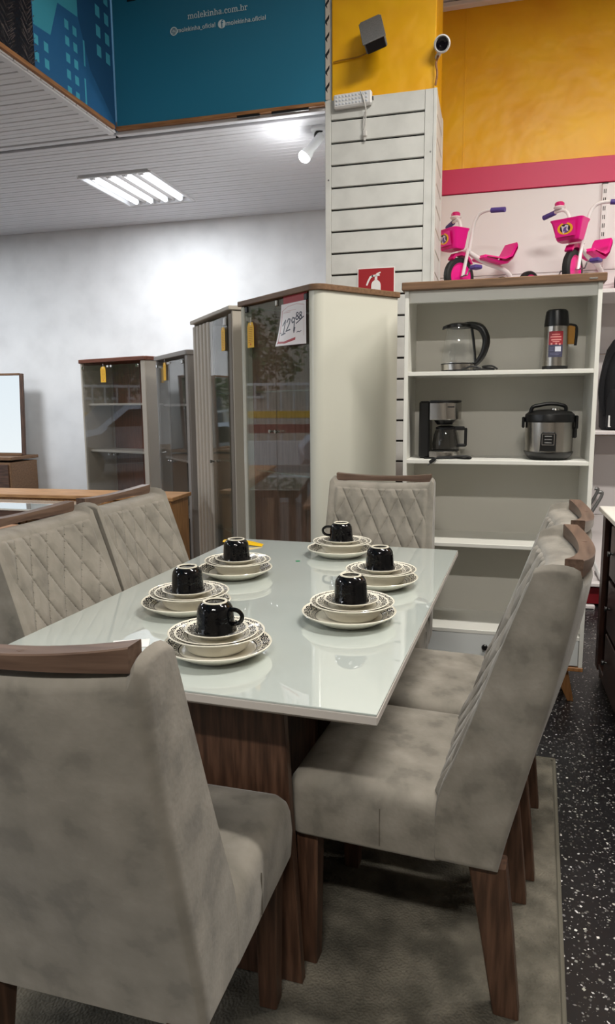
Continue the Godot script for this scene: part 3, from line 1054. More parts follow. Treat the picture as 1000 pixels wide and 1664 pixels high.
func white_cabinet() -> void:
	var w := 0.69
	var d := 0.505
	var h := 1.91
	var t := thing("display_cabinet", "tall glossy cream cabinet with rounded corner and price poster on its glass door", "display cabinet", frame_at(Vector2(-1.336, -3.653), -39.8, w, d), -39.8, "glass display cabinets")
	var zf := d / 2
	# right side bends round the front corner
	var r := 0.05
	var out := PackedVector2Array()
	out.append(Vector2(w / 2 - 0.055, zf))
	for i in 9:
		var a := PI / 2 * (1.0 - i / 8.0)
		out.append(Vector2(w / 2 - r + cos(a) * r, zf - r + sin(a) * r))
	out.append(Vector2(w / 2, -zf))
	out.append(Vector2(w / 2 - 0.02, -zf))
	for i in 9:
		var a := PI / 2 * i / 8.0
		out.append(Vector2(w / 2 - r + cos(a) * (r - 0.02), zf - r + sin(a) * (r - 0.02)))
	out.append(Vector2(w / 2 - 0.055, zf - 0.02))
	# plan outlines are laid down flat: outline y becomes depth z
	var lay := Transform3D(Basis(Vector3(1, 0, 0), Vector3(0, 0, 1), Vector3(0, 1, 0)), Vector3.ZERO)
	part(t, "curved_side", tb().prism(out, 0.03, h - 0.028, lay).mesh(), M.gloss_white)
	pbox(t, "side_panel", M.gloss_white, Vector3(-w / 2 + 0.01, h / 2, -0.004), Vector3(0.02, h - 0.06, d - 0.01), 0.002)
	pbox(t, "side_lining", M.lining, Vector3(-w / 2 + 0.0235, h / 2, -0.02), Vector3(0.005, h - 0.08, d - 0.07), 0.0)
	pbox(t, "front_post", M.gloss_white, Vector3(-w / 2 + 0.016, h / 2, zf - 0.012), Vector3(0.03, h - 0.06, 0.024), 0.004)
	var tp := PackedVector2Array([Vector2(-w / 2 - 0.012, -zf - 0.006), Vector2(-w / 2 - 0.012, zf + 0.012)])
	for i in 13:
		var a := PI / 2 * (1.0 - i / 12.0)
		tp.append(Vector2(w / 2 + 0.012 - 0.062 + cos(a) * 0.062, zf + 0.012 - 0.062 + sin(a) * 0.062))
	tp.append(Vector2(w / 2 + 0.012, -zf - 0.006))
	part(t, "top", tb().prism(tp, h - 0.028, h, lay, 0.003).mesh(), M.nut_x)
	pbox(t, "back_panel", M.cherry_y, Vector3(0.09, h / 2, -zf + 0.01), Vector3(w - 0.24, h - 0.08, 0.012), 0.001)
	pbox(t, "back_panel", M.taupe_dark, Vector3(-w / 2 + 0.1, h / 2, -zf + 0.012), Vector3(0.16, h - 0.08, 0.012), 0.001)
	pbox(t, "base", M.gloss_white, Vector3(-0.01, 0.05, -0.01), Vector3(w - 0.06, 0.07, d - 0.05), 0.003)
	pbox(t, "taupe_strip", M.taupe, Vector3(0.02, h / 2, -zf + 0.03), Vector3(0.07, h - 0.1, 0.02), 0.003)  # upright taupe strip in front of the back panel
	for y in [1.43, 1.0, 0.55]:
		pbox(t, "glass_shelf", M.glass_shelf, Vector3(-0.01, y, -0.02), Vector3(w - 0.05, 0.008, d - 0.09), 0.001)
	for s in [-1, 1]:
		var dw := 0.297
		var x: float = -0.011 + s * 0.149
		var door := pbox(t, "door", M.pane, Vector3(x, h / 2 + 0.025, zf - 0.006), Vector3(dw - 0.003, h - 0.12, 0.006), 0.001)
		part(door, "handle", tb().lathe([Vector3(0, 0.03, 0), Vector3(0.009, 0.028, 0), Vector3(0.009, 0.018, 0), Vector3(0.005, 0.012, 0), Vector3(0.006, 0, 0), Vector3(0, 0, 0)], 14, Transform3D(Basis(Vector3.RIGHT, PI / 2), Vector3(-s * (dw / 2 - 0.026), 0.245, 0.003))).mesh(), M.steel)
		for y in [1, -1]:
			pbox(door, "hinge", M.black, Vector3(s * (dw / 2 - 0.024), y * (h / 2 - 0.075), 0.004), Vector3(0.026, 0.03, 0.012), 0.003)
		if s > 0:
			pbox(door, "clip", M.steel, Vector3(-s * (dw / 2 - 0.02), h / 2 - 0.075, 0.004), Vector3(0.022, 0.03, 0.012), 0.003)
	price_tag("yellow price tag on the cream cabinet's left glass door", t, Vector3(-0.235, 1.725, zf + 0.006))
	# hand-written price poster on the right-hand door, its lower corner curling out
	var o := thing("price_poster", "white hand-written price poster taped to the cream cabinet door", "poster", t.transform * Vector3(0.165, 1.745, zf + 0.003), -39.8)
	var pm := tb()
	var n := 8
	var pt := func(i: int, j: int) -> Vector3:
		var u := float(i) / n
		var v := float(j) / n
		return Vector3(-0.105 + 0.21 * u - 0.014 * v * (1.0 - u), 0.1 - 0.2 * v, 0.001 + 0.03 * v * v * (1.0 - u) + 0.006 * sin(u * PI) * v)
	for i in n:
		for j in n:
			pm.quaduv(pt.call(i, j), pt.call(i, j + 1), pt.call(i + 1, j + 1), pt.call(i + 1, j), Vector2(i, j) / n, Vector2(i, j + 1) / n, Vector2(i + 1, j + 1) / n, Vector2(i + 1, j) / n)
	part(o, "sheet", pm.mesh(60.0), printed(price_print(), 0.35))
	pbox(t, "red_sticker", M.red_sign, Vector3(0.17, 1.862, zf - 0.0025), Vector3(0.2, 0.04, 0.002), 0.0)


func price_print() -> Image:
	var im := blank(210, 250, c8(232, 226, 228))
	var red := c8(168, 60, 66)
	var ink := c8(26, 26, 52)
	ink_line(im, [Vector2(14, 40), Vector2(14, 236)], 5, red)
	ink_line(im, [Vector2(14, 40), Vector2(60, 18), Vector2(130, 12), Vector2(196, 24)], 3, c8(196, 150, 150))
	ink_line(im, [Vector2(194, 26), Vector2(194, 200)], 3, c8(196, 158, 160))
	ink_poly(im, PackedVector2Array([Vector2(8, 236), Vector2(14, 222), Vector2(60, 226), Vector2(140, 206), Vector2(140, 222), Vector2(70, 238)]), red)
	im.fill_rect(Rect2i(24, 50, 60, 4), c8(204, 170, 170))
	im.fill_rect(Rect2i(40, 42, 90, 3), c8(210, 180, 178))
	# 129 with small 88 and its underline
	ink_line(im, [Vector2(30, 128), Vector2(48, 98), Vector2(44, 182)], 8, ink)
	ink_line(im, [Vector2(30, 184), Vector2(58, 176)], 8, ink)
	ink_line(im, [Vector2(62, 112), Vector2(72, 92), Vector2(86, 96), Vector2(84, 120), Vector2(64, 164), Vector2(92, 158)], 8, ink)
	ink_line(im, [Vector2(122, 96), Vector2(108, 88), Vector2(100, 104), Vector2(108, 120), Vector2(122, 112), Vector2(122, 92), Vector2(124, 170)], 7, ink)
	ink_line(im, [Vector2(130, 150), Vector2(126, 178)], 6, ink)
	ink_line(im, [Vector2(16, 172), Vector2(26, 172)], 4, ink)
	for x in [142.0, 168.0]:
		ink_ring(im, Vector2(x, 72), 5, 11, ink)
		ink_ring(im, Vector2(x, 94), 6, 13, ink)
	ink_line(im, [Vector2(138, 126), Vector2(192, 92)], 6, ink)
	ink_line(im, [Vector2(146, 178), Vector2(156, 174), Vector2(164, 178), Vector2(176, 172)], 4, ink)
	return im


func fluted_cabinet() -> void:
	var w := 0.8
	var d := 0.34
	var h := 1.91
	var turn := -50.8
	var t := thing("display_cabinet", "tall taupe cabinet with ribbed front panel beside the cream cabinet", "display cabinet", frame_at(Vector2(-1.945, -4.391), turn, w, d), turn, "glass display cabinets")
	var zf := d / 2
	for s in [-1, 1]:
		pbox(t, "side_panel", M.taupe, Vector3(s * (w / 2 - 0.012), h / 2 - 0.01, 0), Vector3(0.022, h - 0.03, d - 0.02), 0.003)
	pbox(t, "top", M.taupe, Vector3(0, h - 0.012, 0.006), Vector3(w + 0.02, 0.024, d + 0.02), 0.004)
	pbox(t, "base", M.taupe, Vector3(0, 0.05, 0), Vector3(w - 0.04, 0.08, d - 0.03), 0.003)
	pbox(t, "back_panel", M.taupe, Vector3(0, h / 2, -zf + 0.01), Vector3(w - 0.05, h - 0.06, 0.012), 0.001)
	pbox(t, "ribbed_panel", M.taupe_dark, Vector3(-0.19, h / 2 - 0.01, zf - 0.022), Vector3(0.38, h - 0.06, 0.012), 0.001)
	for i in 5:
		part(t, "rib", tb().prism(PackedVector2Array([Vector2(-0.028, 0), Vector2(0.028, 0), Vector2(0.026, 0.016), Vector2(0.02, 0.023), Vector2(0, 0.026), Vector2(-0.02, 0.023), Vector2(-0.026, 0.016)]), -(h - 0.07) / 2, (h - 0.07) / 2, Transform3D(Basis(Vector3(1, 0, 0), Vector3(0, 0, 1), Vector3(0, -1, 0)), Vector3(-0.355 + i * 0.078, h / 2 - 0.01, zf - 0.016))).mesh(25.0), M.taupe)
	pbox(t, "front_post", M.taupe_dark, Vector3(0.362, h / 2 - 0.01, zf - 0.02), Vector3(0.05, h - 0.06, 0.03), 0.003)
	for y in [1.43, 1.02, 0.58]:
		pbox(t, "glass_shelf", M.glass_shelf, Vector3(0.16, y, -0.01), Vector3(0.36, 0.008, d - 0.08), 0.001)
	var door := pbox(t, "door", M.pane, Vector3(0.17, h / 2 - 0.01, zf + 0.003), Vector3(0.335, h - 0.08, 0.006), 0.001)
	part(door, "handle", tb().lathe([Vector3(0, 0.03, 0), Vector3(0.01, 0.028, 0), Vector3(0.01, 0.018, 0), Vector3(0.006, 0.012, 0), Vector3(0.007, 0, 0), Vector3(0, 0, 0)], 14, Transform3D(Basis(Vector3.RIGHT, PI / 2), Vector3(-0.14, 0.07, 0.003))).mesh(), M.steel)
	for y in [1, -1]:
		pbox(door, "hinge", M.white_metal, Vector3(0.14, y * (h / 2 - 0.07), 0.004), Vector3(0.028, 0.04, 0.012), 0.003)
	price_tag("yellow price tag on the ribbed taupe cabinet's glass door", t, Vector3(0.29, 1.735, zf + 0.012))


func build_left_furniture() -> void:
	# dresser with mirror against the white wall
	var t := thing("dresser", "brown dresser base against the white wall at the left", "dresser", Vector3(-5.0, 0, -5.82))
	pbox(t, "body", M.nut_x, Vector3(0, 0.45, 0), Vector3(1.22, 0.78, 0.4), 0.004)
	pbox(t, "top", M.nut_x, Vector3(0, 0.875, 0.0), Vector3(1.25, 0.03, 0.42), 0.004)
	for s in [-1, 1]:
		var dr := pbox(t, "drawer", M.walnut_x, Vector3(s * 0.3, 0.66, 0.205), Vector3(0.58, 0.32, 0.016), 0.003)
		pbox(dr, "handle", M.black, Vector3(0, 0.05, 0.016), Vector3(0.12, 0.012, 0.016), 0.003)
		pbox(t, "leg", M.walnut_y, Vector3(s * 0.55, 0.03, 0), Vector3(0.05, 0.06, 0.3), 0.003)
	var m := thing("mirror", "wood-framed mirror standing on the dresser", "mirror", Vector3(-5.0, 0.8968, -5.86))
	m.rotation_degrees.x = -3.0
	pbox(m, "pane", M.mirror, Vector3(0, 0.39, 0.006), Vector3(1.14, 0.74, 0.006), 0.0)
	for s in [-1, 1]:
		pbox(m, "frame", M.walnut_y, Vector3(s * 0.587, 0.39, 0), Vector3(0.034, 0.78, 0.03), 0.003)
		pbox(m, "frame", M.nut_x, Vector3(0, 0.39 + s * 0.385, 0), Vector3(1.14, 0.02, 0.026), 0.003)
	# oak sideboard, glass-topped table and low wooden table between the cabinets and the left chairs
	var o := thing("sideboard", "oak sideboard in front of the glass cabinets", "sideboard", Vector3(-2.92, 0, -3.99), 2.0)
	pbox(o, "top", M.oak_x, Vector3(0, 0.79, 0), Vector3(2.06, 0.024, 0.3), 0.003)
	pbox(o, "body", M.oak_y, Vector3(0, 0.44, -0.005), Vector3(2.02, 0.67, 0.27), 0.003)
	for i in 4:
		var dr := pbox(o, "door", M.oak_y, Vector3(-0.75 + i * 0.5, 0.46, 0.137), Vector3(0.49, 0.6, 0.016), 0.003)
		pbox(dr, "handle", M.black, Vector3(0.2, 0.16, 0.014), Vector3(0.01, 0.12, 0.014), 0.002)
	for s in [-1, 1]:
		pbox(o, "leg", M.oak_y, Vector3(s * 0.94, 0.055, 0), Vector3(0.05, 0.11, 0.2), 0.004)
	var g := thing("glass_table", "white glass-topped table with dark apron in front of the oak sideboard", "table", Vector3(-2.92, 0, -3.62))
	pbox(g, "glass_top", M.table_glass, Vector3(0, 0.767, 0), Vector3(1.18, 0.012, 0.36), 0.003)
	pbox(g, "apron", M.walnut_x, Vector3(0, 0.735, 0), Vector3(1.14, 0.05, 0.33), 0.003)
	for s in [-1, 1]:
		for q in [-1, 1]:
			pbox(g, "leg", M.walnut_y, Vector3(s * 0.52, 0.355, q * 0.12), Vector3(0.05, 0.71, 0.05), 0.004)
	var c := thing("wooden_table", "light peach-wood table behind the left dining chairs", "table", Vector3(-2.75, 0, -3.12))
	pbox(c, "table_top", M.peach, Vector3(0, 0.675, 0), Vector3(1.3, 0.03, 0.56), 0.004)
	for s in [-1, 1]:
		for q in [-1, 1]:
			pbox(c, "leg", M.oak_y, Vector3(s * 0.58, 0.33, q * 0.22), Vector3(0.05, 0.66, 0.05), 0.004)


func build_bookcase() -> void:
	var x0 := -0.397
	var x1 := 0.42
	var zf := -3.2
	var d := 0.34
	var cx := (x0 + x1) / 2
	var t := thing("bookcase", "tall open white bookcase with brown top and one drawer", "bookcase", Vector3(cx, 0, zf - d / 2))
	var w := x1 - x0
	var zz := d / 2
	for s in [-1, 1]:
		pbox(t, "side_panel", M.shelf_white, Vector3(s * (w / 2 - 0.009), 1.0165, 0), Vector3(0.018, 1.673, d), 0.0015)
	var top := pbox(t, "top", M.nut_x, Vector3(0.0, 1.87, 0.006), Vector3(w + 0.026, 0.034, d + 0.02), 0.003)
	pbox(top, "maker_plate", M.steel, Vector3(w / 2 - 0.04, -0.004, d / 2 + 0.011), Vector3(0.032, 0.006, 0.002), 0.0005)
	pbox(t, "header", M.shelf_white, Vector3(0, 1.827, zz - 0.02), Vector3(w - 0.036, 0.052, 0.018), 0.0015)
	pbox(t, "top_panel", M.shelf_white, Vector3(0, 1.845, -0.01), Vector3(w - 0.036, 0.014, d - 0.03), 0.001)
	pbox(t, "back_panel", M.shelf_back, Vector3(0, 1.08, -zz + 0.008), Vector3(w - 0.036, 1.54, 0.008), 0.0)
	for y in [1.501, 1.108, 0.728, 0.322]:
		pbox(t, "shelf", M.shelf_white, Vector3(0, y - 0.009, 0.002), Vector3(w - 0.036, 0.018, d - 0.006), 0.0015)
	var dr := pbox(t, "drawer", M.drawer_white, Vector3(0, 0.2475, zz - 0.012), Vector3(w - 0.04, 0.124, 0.02), 0.002)
	part(dr, "knob", tb().lathe([Vector3(0, 0.028, 0), Vector3(0.01, 0.027, 0), Vector3(0.0145, 0.022, 0), Vector3(0.013, 0.014, 0), Vector3(0.006, 0.008, 0), Vector3(0.006, 0, 0), Vector3(0, 0, 0)], 18, Transform3D(Basis(Vector3.RIGHT, PI / 2), Vector3(-0.018, 0, 0.01))).mesh(), M.black)
	pbox(t, "base_board", M.pine, Vector3(0, 0.171, 0), Vector3(w + 0.006, 0.018, d + 0.006), 0.002)
	for s in [-1, 1]:
		for q in [-1, 1]:
			# slanted foot with a short rail
			var z: float = q * 0.11
			part(t, "leg", tb().prism(PackedVector2Array([Vector2(s * 0.2, 0.162), Vector2(s * 0.352, 0.162), Vector2(s * 0.385, 0.0), Vector2(s * 0.358, 0.0), Vector2(s * 0.305, 0.112), Vector2(s * 0.285, 0.124), Vector2(s * 0.2, 0.124)]), z - 0.014, z + 0.014, Transform3D(), 0.002).mesh(20.0), M.pine)


func build_right_sideboard() -> void:
	var t := thing("dark_sideboard", "dark wine-brown sideboard with off-white top at the right edge", "sideboard", Vector3(0.535, 0, -3.0))
	# its front looks left; local x runs back into the piece
	pbox(t, "top", M.shelf_white, Vector3(0.2, 0.845, 0), Vector3(0.44, 0.024, 1.28), 0.003)
	pbox(t, "side_panel", M.wine_y, Vector3(0.2, 0.44, -0.615), Vector3(0.4, 0.786, 0.022), 0.002)
	pbox(t, "side_panel", M.wine_y, Vector3(0.2, 0.44, 0.615), Vector3(0.4, 0.786, 0.022), 0.002)
	pbox(t, "stile", M.wine_y, Vector3(0.012, 0.44, -0.585), Vector3(0.024, 0.786, 0.06), 0.002)
	pbox(t, "back_panel", M.wine_y, Vector3(0.39, 0.44, 0), Vector3(0.012, 0.78, 1.2), 0.0)
	pbox(t, "base", M.wine_z, Vector3(0.2, 0.025, 0), Vector3(0.36, 0.05, 1.24), 0.002)
	pbox(t, "floor_panel", M.wine_z, Vector3(0.2, 0.07, 0), Vector3(0.39, 0.02, 1.22), 0.002)
	for y in [0.6, 0.36]:
		pbox(t, "shelf", M.wine_z, Vector3(0.21, y, -0.46), Vector3(0.35, 0.016, 0.26), 0.001)
	pbox(t, "divider", M.wine_y, Vector3(0.2, 0.44, -0.32), Vector3(0.38, 0.72, 0.018), 0.001)
	for i in 3:
		var dr := pbox(t, "drawer", M.wine_z, Vector3(0.0, 0.7 - i * 0.25, 0.14), Vector3(0.018, 0.23, 0.9), 0.003)
		for z in [-0.38, 0.3]:
			part(dr, "knob", tb().lathe([Vector3(0, 0.024, 0), Vector3(0.012, 0.022, 0), Vector3(0.013, 0.014, 0), Vector3(0.005, 0.008, 0), Vector3(0.006, 0, 0), Vector3(0, 0, 0)], 14, Transform3D(Basis(Vector3.BACK, PI / 2), Vector3(-0.009, 0, z))).mesh(), M.black)


func build_table() -> void:
	var t := thing("dining_table", "dining table with white glass top and walnut panel base, laid for six", "table", Vector3(-0.647, 0, -2.07), -2.71)
	var w := 0.972
	var l := 1.586
	pbox(t, "glass_top", M.table_glass, Vector3(0, 0.7675, 0), Vector3(w, 0.005, l), 0.001)
	pbox(t, "top_edge", M.table_edge, Vector3(0, 0.756, 0), Vector3(w + 0.002, 0.018, l + 0.002), 0.0015)
	# underside slopes inwards below the edge
	var r0 := flat(rr(w, l, 0.002, 1), 0.747)
	var r1 := flat(rr(w - 0.09, l - 0.09, 0.002, 1), 0.722)
	part(t, "bevelled_underside", tb().loft([r0, r1]).mesh(20.0), M.table_edge)
	part(t, "end_panel", tb().prism(PackedVector2Array([Vector2(-0.26, 0.722), Vector2(0.245, 0.722), Vector2(0.285, 0.0105), Vector2(-0.3, 0.0105)]), 0.634, 0.66, Transform3D(), 0.002).mesh(20.0), M.walnut_y)
	part(t, "end_panel", tb().prism(PackedVector2Array([Vector2(-0.02, 0.722), Vector2(0.13, 0.722), Vector2(0.14, 0.0105), Vector2(-0.03, 0.0105)]), -0.32, -0.29, Transform3D(), 0.002).mesh(20.0), M.walnut_y)
	pbox(t, "spine_panel", M.walnut_y, Vector3(0.02, 0.37, 0.16), Vector3(0.04, 0.7, 0.9), 0.002)
	part(t, "brace", tb().prism(PackedVector2Array([Vector2(0.61, 0.722), Vector2(0.42, 0.722), Vector2(0.61, 0.58)]), -0.02, 0.02, Transform3D(Basis(Vector3(0, 0, 1), Vector3(0, 1, 0), Vector3(-1, 0, 0)), Vector3(0.2, 0, 0))).mesh(20.0), M.black)


# ---- chairs: local x to the side, -z towards the table

const HW := 0.228
const PROFILE := [[0.356, 0.227, 0.09], [0.40, 0.236, 0.088], [0.45, 0.247, 0.088], [0.5, 0.259, 0.092], [0.54, 0.268, 0.103], [0.58, 0.277, 0.119], [0.62, 0.286, 0.134], [0.66, 0.295, 0.147], [0.71, 0.306, 0.164], [0.76, 0.317, 0.181], [0.81, 0.327, 0.197], [0.86, 0.336, 0.214], [0.91, 0.346, 0.231], [0.95, 0.353, 0.245], [0.98, 0.358, 0.256], [1.0, 0.361, 0.263]]


func prof(y: float) -> Vector2:
	# (z of the back face, z of the front face) of the backrest at a height
	for i in PROFILE.size() - 1:
		if y <= PROFILE[i + 1][0]:
			var k: float = (y - PROFILE[i][0]) / (PROFILE[i + 1][0] - PROFILE[i][0])
			return Vector2(lerpf(PROFILE[i][1], PROFILE[i + 1][1], k), lerpf(PROFILE[i][2], PROFILE[i + 1][2], k))
	var d: float = y - 1.0
	return Vector2(0.361 + d * 0.12, 0.263 + d * 0.5)


func bow(x: float, y: float) -> float:
	# the back is hollow towards the sitter
	return 0.036 * (1.0 - pow(absf(x) / HW, 2)) * smoothstep(0.42, 0.85, y)


func crest(x: float) -> float:
	var a := absf(x)
	return lerpf(1.018 - 0.012 * (1.0 - pow(a / HW, 2)), 1.042, smoothstep(HW - 0.024, HW - 0.01, a)) - 0.012 * smoothstep(HW - 0.02, HW, a)


func width_at(y: float) -> float:
	return 1.0 + 0.045 * (1.0 - smoothstep(0.45, 1.0, y)) - 0.0


func chair_back() -> Mesh:
	var b := tb()
	var xs := [-HW, -HW + 0.004, -HW + 0.012, -HW + 0.016, -0.207, -0.203, -0.195, -0.16, -0.13, -0.09, -0.045, 0.0, 0.045, 0.09, 0.13, 0.16, 0.195, 0.203, 0.207, HW - 0.016, HW - 0.012, HW - 0.004, HW]
	var rings := []
	for x in xs:
		var top := crest(x)
		var e: float = HW - absf(x)
		var inset := 0.018 - sqrt(maxf(0.0, pow(0.018, 2) - pow(maxf(0.0, 0.018 - e), 2)))
		var ring := PackedVector3Array()
		var ys := []
		for q in PROFILE:
			if q[0] < top - 0.045:
				ys.append(q[0])
		ys.append(top - 0.04)
		ys.append(top - 0.025)
		var n := 18
		# up the back face, over the top, down the front face; always the same number of points
		for i in n:
			var y: float = lerpf(0.356 + inset, top - 0.028, float(i) / (n - 1))
			ring.append(Vector3(x * width_at(y), y, prof(y).x + bow(x, y) - inset))
		var pt := prof(top - 0.028)
		var zb := pt.x + bow(x, top) - inset
		var zf := pt.y + bow(x, top) + inset * 0.3
		var m := 7
		for i in range(1, m):
			var a := PI * i / m
			var c := (zb + zf) / 2
			ring.append(Vector3(x * width_at(top), top - 0.028 + (0.028 - inset * 0.6) * pow(sin(a), 0.6), c + (zb - zf) / 2 * cos(a)))
		for i in n:
			var y: float = lerpf(top - 0.028, 0.356 + inset, float(i) / (n - 1))
			ring.append(Vector3(x * width_at(y), y, prof(y).y + bow(x, y) + inset * 0.3))
		rings.append(ring)
	b.loft(rings)
	return b.mesh(50.0)


func quilt() -> Mesh:
	# stitched diamonds on the sitter's side: padded between the seams
	var b := tb()
	var nx := 136
	var ny := 136
	var y0 := 0.495
	var pts := []
	for j in ny + 1:
		var row := PackedVector3Array()
		for i in nx + 1:
			var x := lerpf(-HW + 0.014, HW - 0.014, float(i) / nx)
			var top := crest(x) - 0.017
			var y := lerpf(y0, top, float(j) / ny)
			var p1 := x / 0.076 + (y - 0.5) / 0.15
			var p2 := x / 0.076 - (y - 0.5) / 0.15
			var d1 := absf(p1 - roundf(p1))
			var d2 := absf(p2 - roundf(p2))
			var puff := minf(1.0, pow(minf(d1, d2) * 2.0 / 0.55, 0.3))
			var rim := smoothstep(0.0, 0.07, minf(float(i), nx - i) / nx) * smoothstep(0.0, 0.02, minf(float(j), ny - j) / ny)
			row.append(Vector3(x * width_at(y), y, prof(y).y + bow(x, y) + 0.004 - (0.0005 + 0.013 * puff) * rim))
		pts.append(row)
	for j in ny:
		for i in nx:
			b.quad(pts[j][i], pts[j + 1][i], pts[j + 1][i + 1], pts[j][i + 1])
	return b.mesh(60.0)


func rail_mesh() -> Mesh:
	var rings := []
	for i in 25:
		var x := lerpf(-0.21, 0.21, i / 24.0)
		var y := crest(x * 0.9)
		var z := prof(1.0).x + bow(x, 1.0) - 0.019
		var top := 1.047 - 0.014 * (1.0 - pow(x / 0.21, 2))
		var lo := 1.012
		var q := 0.017
		rings.append(PackedVector3Array([Vector3(x, lo, z - q), Vector3(x, lo, z + q), Vector3(x, top - 0.002, z + q + 0.001), Vector3(x, top, z + q - 0.001), Vector3(x, top, z - q + 0.001), Vector3(x, top - 0.002, z - q)]))
	return tb().loft(rings).mesh(30.0)


func build_chairs() -> void:
	var grp := "velvet dining chairs around the table"
	var c := thing("dining_chair", "velvet dining chair in the foreground, its plain back turned to the viewer", "chair", Vector3(-0.643, 0.0105, -1.128), -1.0, grp)
	part(c, "backrest", chair_back(), M.velvet)
	part(c, "quilted_panel", quilt(), M.velvet)
	var rail := part(c, "top_rail", rail_mesh(), M.rail)
	part(rail, "plug", tb().lathe([Vector3(0.007, -0.003, 0), Vector3(0.0065, 0.0012, 0), Vector3(0, 0.0016, 0)], 14, Transform3D(Basis(), Vector3(0.06, 1.0332, prof(1.0).x + 0.015))).mesh(), M.rail)
	# seat cushion
	var rings := []
	var sw := HW * 2.0 * 1.035
	for q in [[0.352, 0.012], [0.356, 0.004], [0.364, 0.0], [0.42, -0.003], [0.462, 0.0], [0.482, 0.005], [0.496, 0.015], [0.504, 0.032], [0.508, 0.06], [0.5105, 0.1], [0.512, 0.14]]:
		var e: float = q[1]
		var ring := flat(rr(sw - 2 * e, 0.375 - 2 * e, maxf(0.022, 0.034 - e * 0.1), 6), q[0])
		for i in ring.size():
			ring[i].z += -0.0675
		rings.append(ring)
	part(c, "seat", tb().loft(rings).mesh(50.0), M.velvet)
	for s in [-1, 1]:
		pbox(c, "seam", M.seam, Vector3(s * (sw / 2 + 0.0022), 0.415, -0.03), Vector3(0.0016, 0.09, 0.0018), 0.0)
		# raked rear leg and straight front leg
		var x0: float = s * 0.165
		var x1: float = s * 0.218
		var rl := []
		for q in [[0.36, 0.163, 0.243, 0.0], [0.2, 0.192, 0.262, 0.002], [0.0, 0.226, 0.282, 0.005]]:
			var a: float = minf(x0, x1) + q[3]
			var b: float = maxf(x0, x1) - q[3]
			rl.append(PackedVector3Array([Vector3(a, q[0], q[1] + 0.003), Vector3(a + 0.003, q[0], q[1]), Vector3(b - 0.003, q[0], q[1]), Vector3(b, q[0], q[1] + 0.003), Vector3(b, q[0], q[2] - 0.003), Vector3(b - 0.003, q[0], q[2]), Vector3(a + 0.003, q[0], q[2]), Vector3(a, q[0], q[2] - 0.003)]))
		part(c, "leg", tb().loft(rl).mesh(20.0), M.walnut_y)
		var fl := []
		for q in [[0.36, 0.027], [0.0, 0.021]]:
			var ring := flat(rr(q[1] * 2, q[1] * 2, 0.003, 1), q[0])
			for i in ring.size():
				ring[i] += Vector3(s * 0.187, 0, -0.212)
			fl.append(ring)
		part(c, "leg", tb().loft(fl).mesh(20.0), M.walnut_y)
	copy(c, "velvet chair at the right side of the table, nearest the viewer", Vector3(-0.168, 0.0105, -1.657), 85.2)
	copy(c, "second velvet chair on the right side, mostly behind the nearest one", Vector3(-0.108, 0.0105, -2.143), 85.0)
	copy(c, "quilted velvet chair on the left side, nearest the viewer and cut by the frame", Vector3(-0.985, 0.0105, -1.74), -92.7)
	copy(c, "second quilted velvet chair on the left side, before the oak sideboard", Vector3(-0.965, 0.0105, -2.222), -92.7)
	copy(c, "quilted velvet chair at the far head of the table by the bookcase", Vector3(-0.468, 0.0105, -2.706), 179.0)


func plate_print() -> Image:
	var w := 1024
	var h := 96
	var im := blank(w, h, c8(236, 231, 216))
	var ink := c8(14, 14, 16)
	# the printed band: rows of small blocks, bars and loops all around
	for x in w:
		for y in range(30, 88):
			var a := fposmod(x / 1024.0 * 26.0, 1.0)
			var b := (y - 30) / 58.0
			var on := b < 0.06
			if b > 0.1 and b < 0.36:
				on = fposmod(a * 2.0, 1.0) < 0.62 and not (absf(fposmod(a * 2.0, 1.0) - 0.31) < 0.1 and b < 0.26)
			elif b > 0.42 and b < 0.94:
				var d := Vector2((a - 0.42) * 1.1, (b - 0.68) * 1.75)
				on = (d.length() < 0.47 and d.length() > 0.27) or d.length() < 0.15 or (a > 0.86 and fposmod(b * 7.0, 1.0) < 0.65)
			if on:
				im.set_pixel(x, y, ink)
	return im


